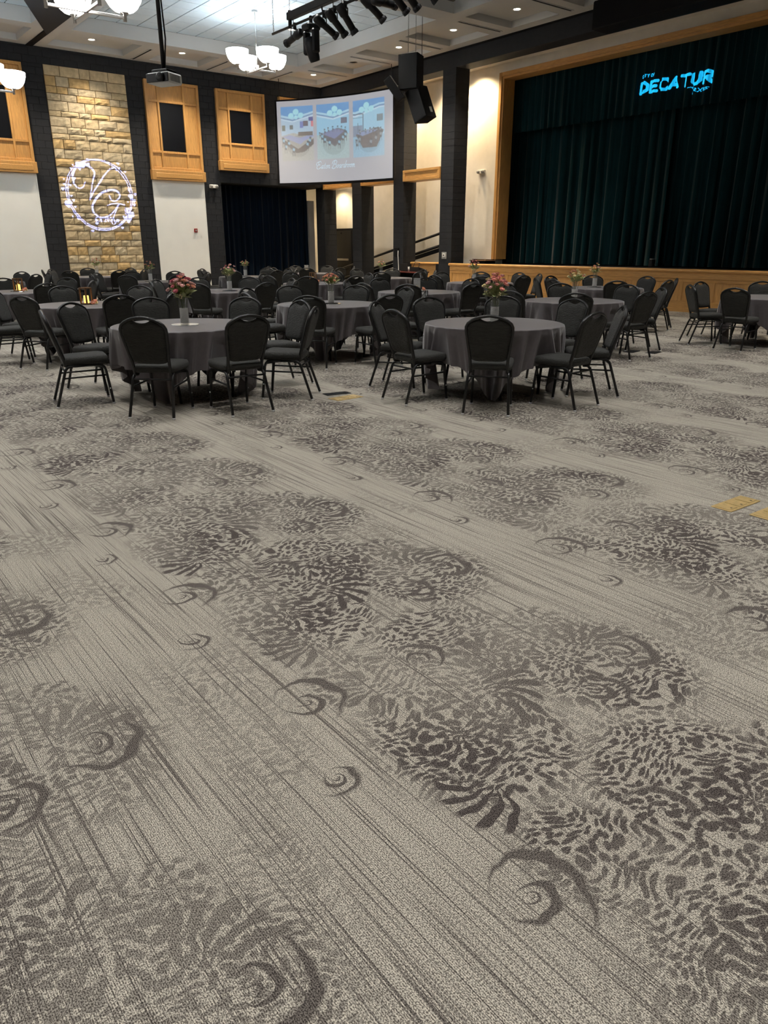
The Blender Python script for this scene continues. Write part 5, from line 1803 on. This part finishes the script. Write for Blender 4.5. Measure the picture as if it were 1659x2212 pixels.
vase_piece('T9', 0.0, 0.25, ('eewp', 'small peach roses'), 10, 0.17, 0.11, P['T9'], 'white beaded vase on the table near the stage', 6)
vase_piece('T11', 0.0, 0.2, ('mpcm', 'dark pink roses'), 10, 0.22, 0.13, P['T11'], 'beaded vase on the stage side table by the columns', 7)
vase_piece('T12', 0.0, 0.1, ('ewpe', 'peach and cream roses'), 8, 0.16, 0.12, P['T12'], 'beaded vase on the table before the handrail', 8)
vase_piece('T15', -0.05, 0.0, ('ecwe', 'coral and cream roses'), 8, 0.15, 0.14, P['T15'], 'beaded vase on the table before the navy curtain', 9)
vase_piece('T16', 0.0, 0.1, ('ecee', 'salmon roses'), 9, 0.17, 0.14, P['T16'], 'beaded vase on the table before the white panel', 10)
vase_piece('T17', 0.0, 0.0, ('epe', 'pale pink roses'), 8, 0.20, 0.15, P['T17'], 'slim white vase on the table beneath the stone wall', 11)

def candle(p_, x_, y_, mat, h, r_, label):
    c = empty('pillar_candle', (x_, y_, p_))
    tag(c, label, 'candle', 'pillar candles on the tables')
    MB().lathe([(0.0, 0.0), (r_, 0.0), (r_, h - 0.01), (r_ * 0.9, h), (0.0, h - 0.006)], 18).build('wax', mat, c, True)
    MB().lathe([(0.0, h - 0.004), (0.004, h), (0.006, h + 0.008), (0.0, h + 0.022)], 8).build('flame', M_CANDLE, c, True)
def lantern(tk, dx, dy, rz, label, mat, cl_, rl, s=1.0, h=0.235):
    tx, ty, ph_ = TABLES[tk]
    x_, y_ = tx + dx, ty + dy
    mp = link('mirror_plate', MIRM, None, (x_, y_, TOP))
    tag(mp, 'round mirror plate under the lantern on the ' + ph_, 'mirror plate', 'round mirror plates')
    l = empty('wooden_lantern', (x_, y_, TOP + 0.005), rz)
    tag(l, label, 'lantern')
    w = 0.065
    MB().bevbox(-w, w, -w, w, 0, 0.016, 0.003).build('base', M_LANTERNWOOD, l)
    MB().bevbox(-w, w, -w, -w + 0.022, h - 0.02, h, 0.003).build('top_rail', M_LANTERNWOOD, l)
    MB().bevbox(-w, w, w - 0.022, w, h - 0.02, h, 0.003).build('top_rail', M_LANTERNWOOD, l)
    MB().bevbox(-w, -w + 0.022, -w, w, h - 0.02, h, 0.003).build('top_rail', M_LANTERNWOOD, l)
    MB().bevbox(w - 0.022, w, -w, w, h - 0.02, h, 0.003).build('top_rail', M_LANTERNWOOD, l)
    for sx in (-1, 1):
        for sy in (-1, 1):
            MB().bevbox(sx * (w - 0.010) - 0.010, sx * (w - 0.010) + 0.010, sy * (w - 0.010) - 0.010, sy * (w - 0.010) + 0.010, 0.016, h - 0.02, 0.002).build('post', M_LANTERNWOOD, l)
    candle(TOP + 0.021, x_, y_, mat, 0.105, 0.036, cl_)
    for k, (a, q) in enumerate(((-0.6, 'e'), (-0.1, 'w'), (-1.1, 'e'))):
        o = link('silk_rose', ROSE[q], None, (x_ + 0.125 * cos(a), y_ + 0.125 * sin(a), TOP + 0.028 + 0.02 * (k == 0)))
        o.scale = (0.032, 0.032, 0.032)
        o.rotation_euler = (0.7, 0.4 * k, a)
        tag(o, rl.replace('silk rose', ('silk rose on top', 'silk rose to one side', 'silk rose lying low')[k]), 'silk flower', 'silk roses lying by the lanterns')
lantern('T4', 0.0, 0.0, 0.5, 'wooden lantern holding the brightest yellow candle', M_CANDLE, 'bright yellow candle inside the nearer wooden lantern', 'cream silk rose beside the nearer wooden lantern')
lantern('T5', 0.0, 0.05, 0.35, 'wooden lantern on the leftmost table', M_CANDLE, 'yellow candle inside the leftmost wooden lantern', 'peach silk rose beside the leftmost wooden lantern')
lantern('T13', -0.1, 0.0, 0.6, 'wooden lantern with pale candle at the centre back', M_CANDLEW, 'pale candle inside the centre back wooden lantern', 'pink silk rose beside the centre back lantern')
def cylinder_candle(tk, dx, dy, label, cl_, rl):
    tx, ty, ph_ = TABLES[tk]
    x_, y_ = tx + dx, ty + dy
    mp = link('mirror_plate', MIRM, None, (x_, y_, TOP))
    tag(mp, 'round mirror plate under the candle glass on the ' + ph_, 'mirror plate', 'round mirror plates')
    g = empty('candle_glass', (x_, y_, TOP + 0.005))
    tag(g, label, 'candle glass')
    o = link('glass', GLASSM, g)
    o.scale = (1.35, 1.35, 0.8)
    MB().lathe([(0.063, 0.228), (0.069, 0.228), (0.069, 0.236), (0.063, 0.236), (0.063, 0.228)], 20, cap=False).build('rim', M_GREYPLASTIC, g, True)
    candle(TOP + 0.018, x_, y_, M_CANDLEW, 0.07, 0.035, cl_)
    o = link('silk_rose', ROSE['e'], None, (x_ + 0.11, y_ - 0.06, TOP + 0.045))
    o.scale = (0.042, 0.042, 0.05)
    o.rotation_euler = (0.6, 0.5, 0)
    tag(o, rl, 'silk flower', 'silk roses lying by the lanterns')
cylinder_candle('T8', -0.05, 0.0, 'clear glass candle cylinder right of centre', 'pale candle inside the glass cylinder right of centre', 'peach silk rose leaning on the glass cylinder right of centre')
cylinder_candle('T14', -0.1, 0.05, 'small clear candle glass on the farthest table', 'small candle in the glass on the farthest table', 'pink silk rose beside the farthest candle glass')
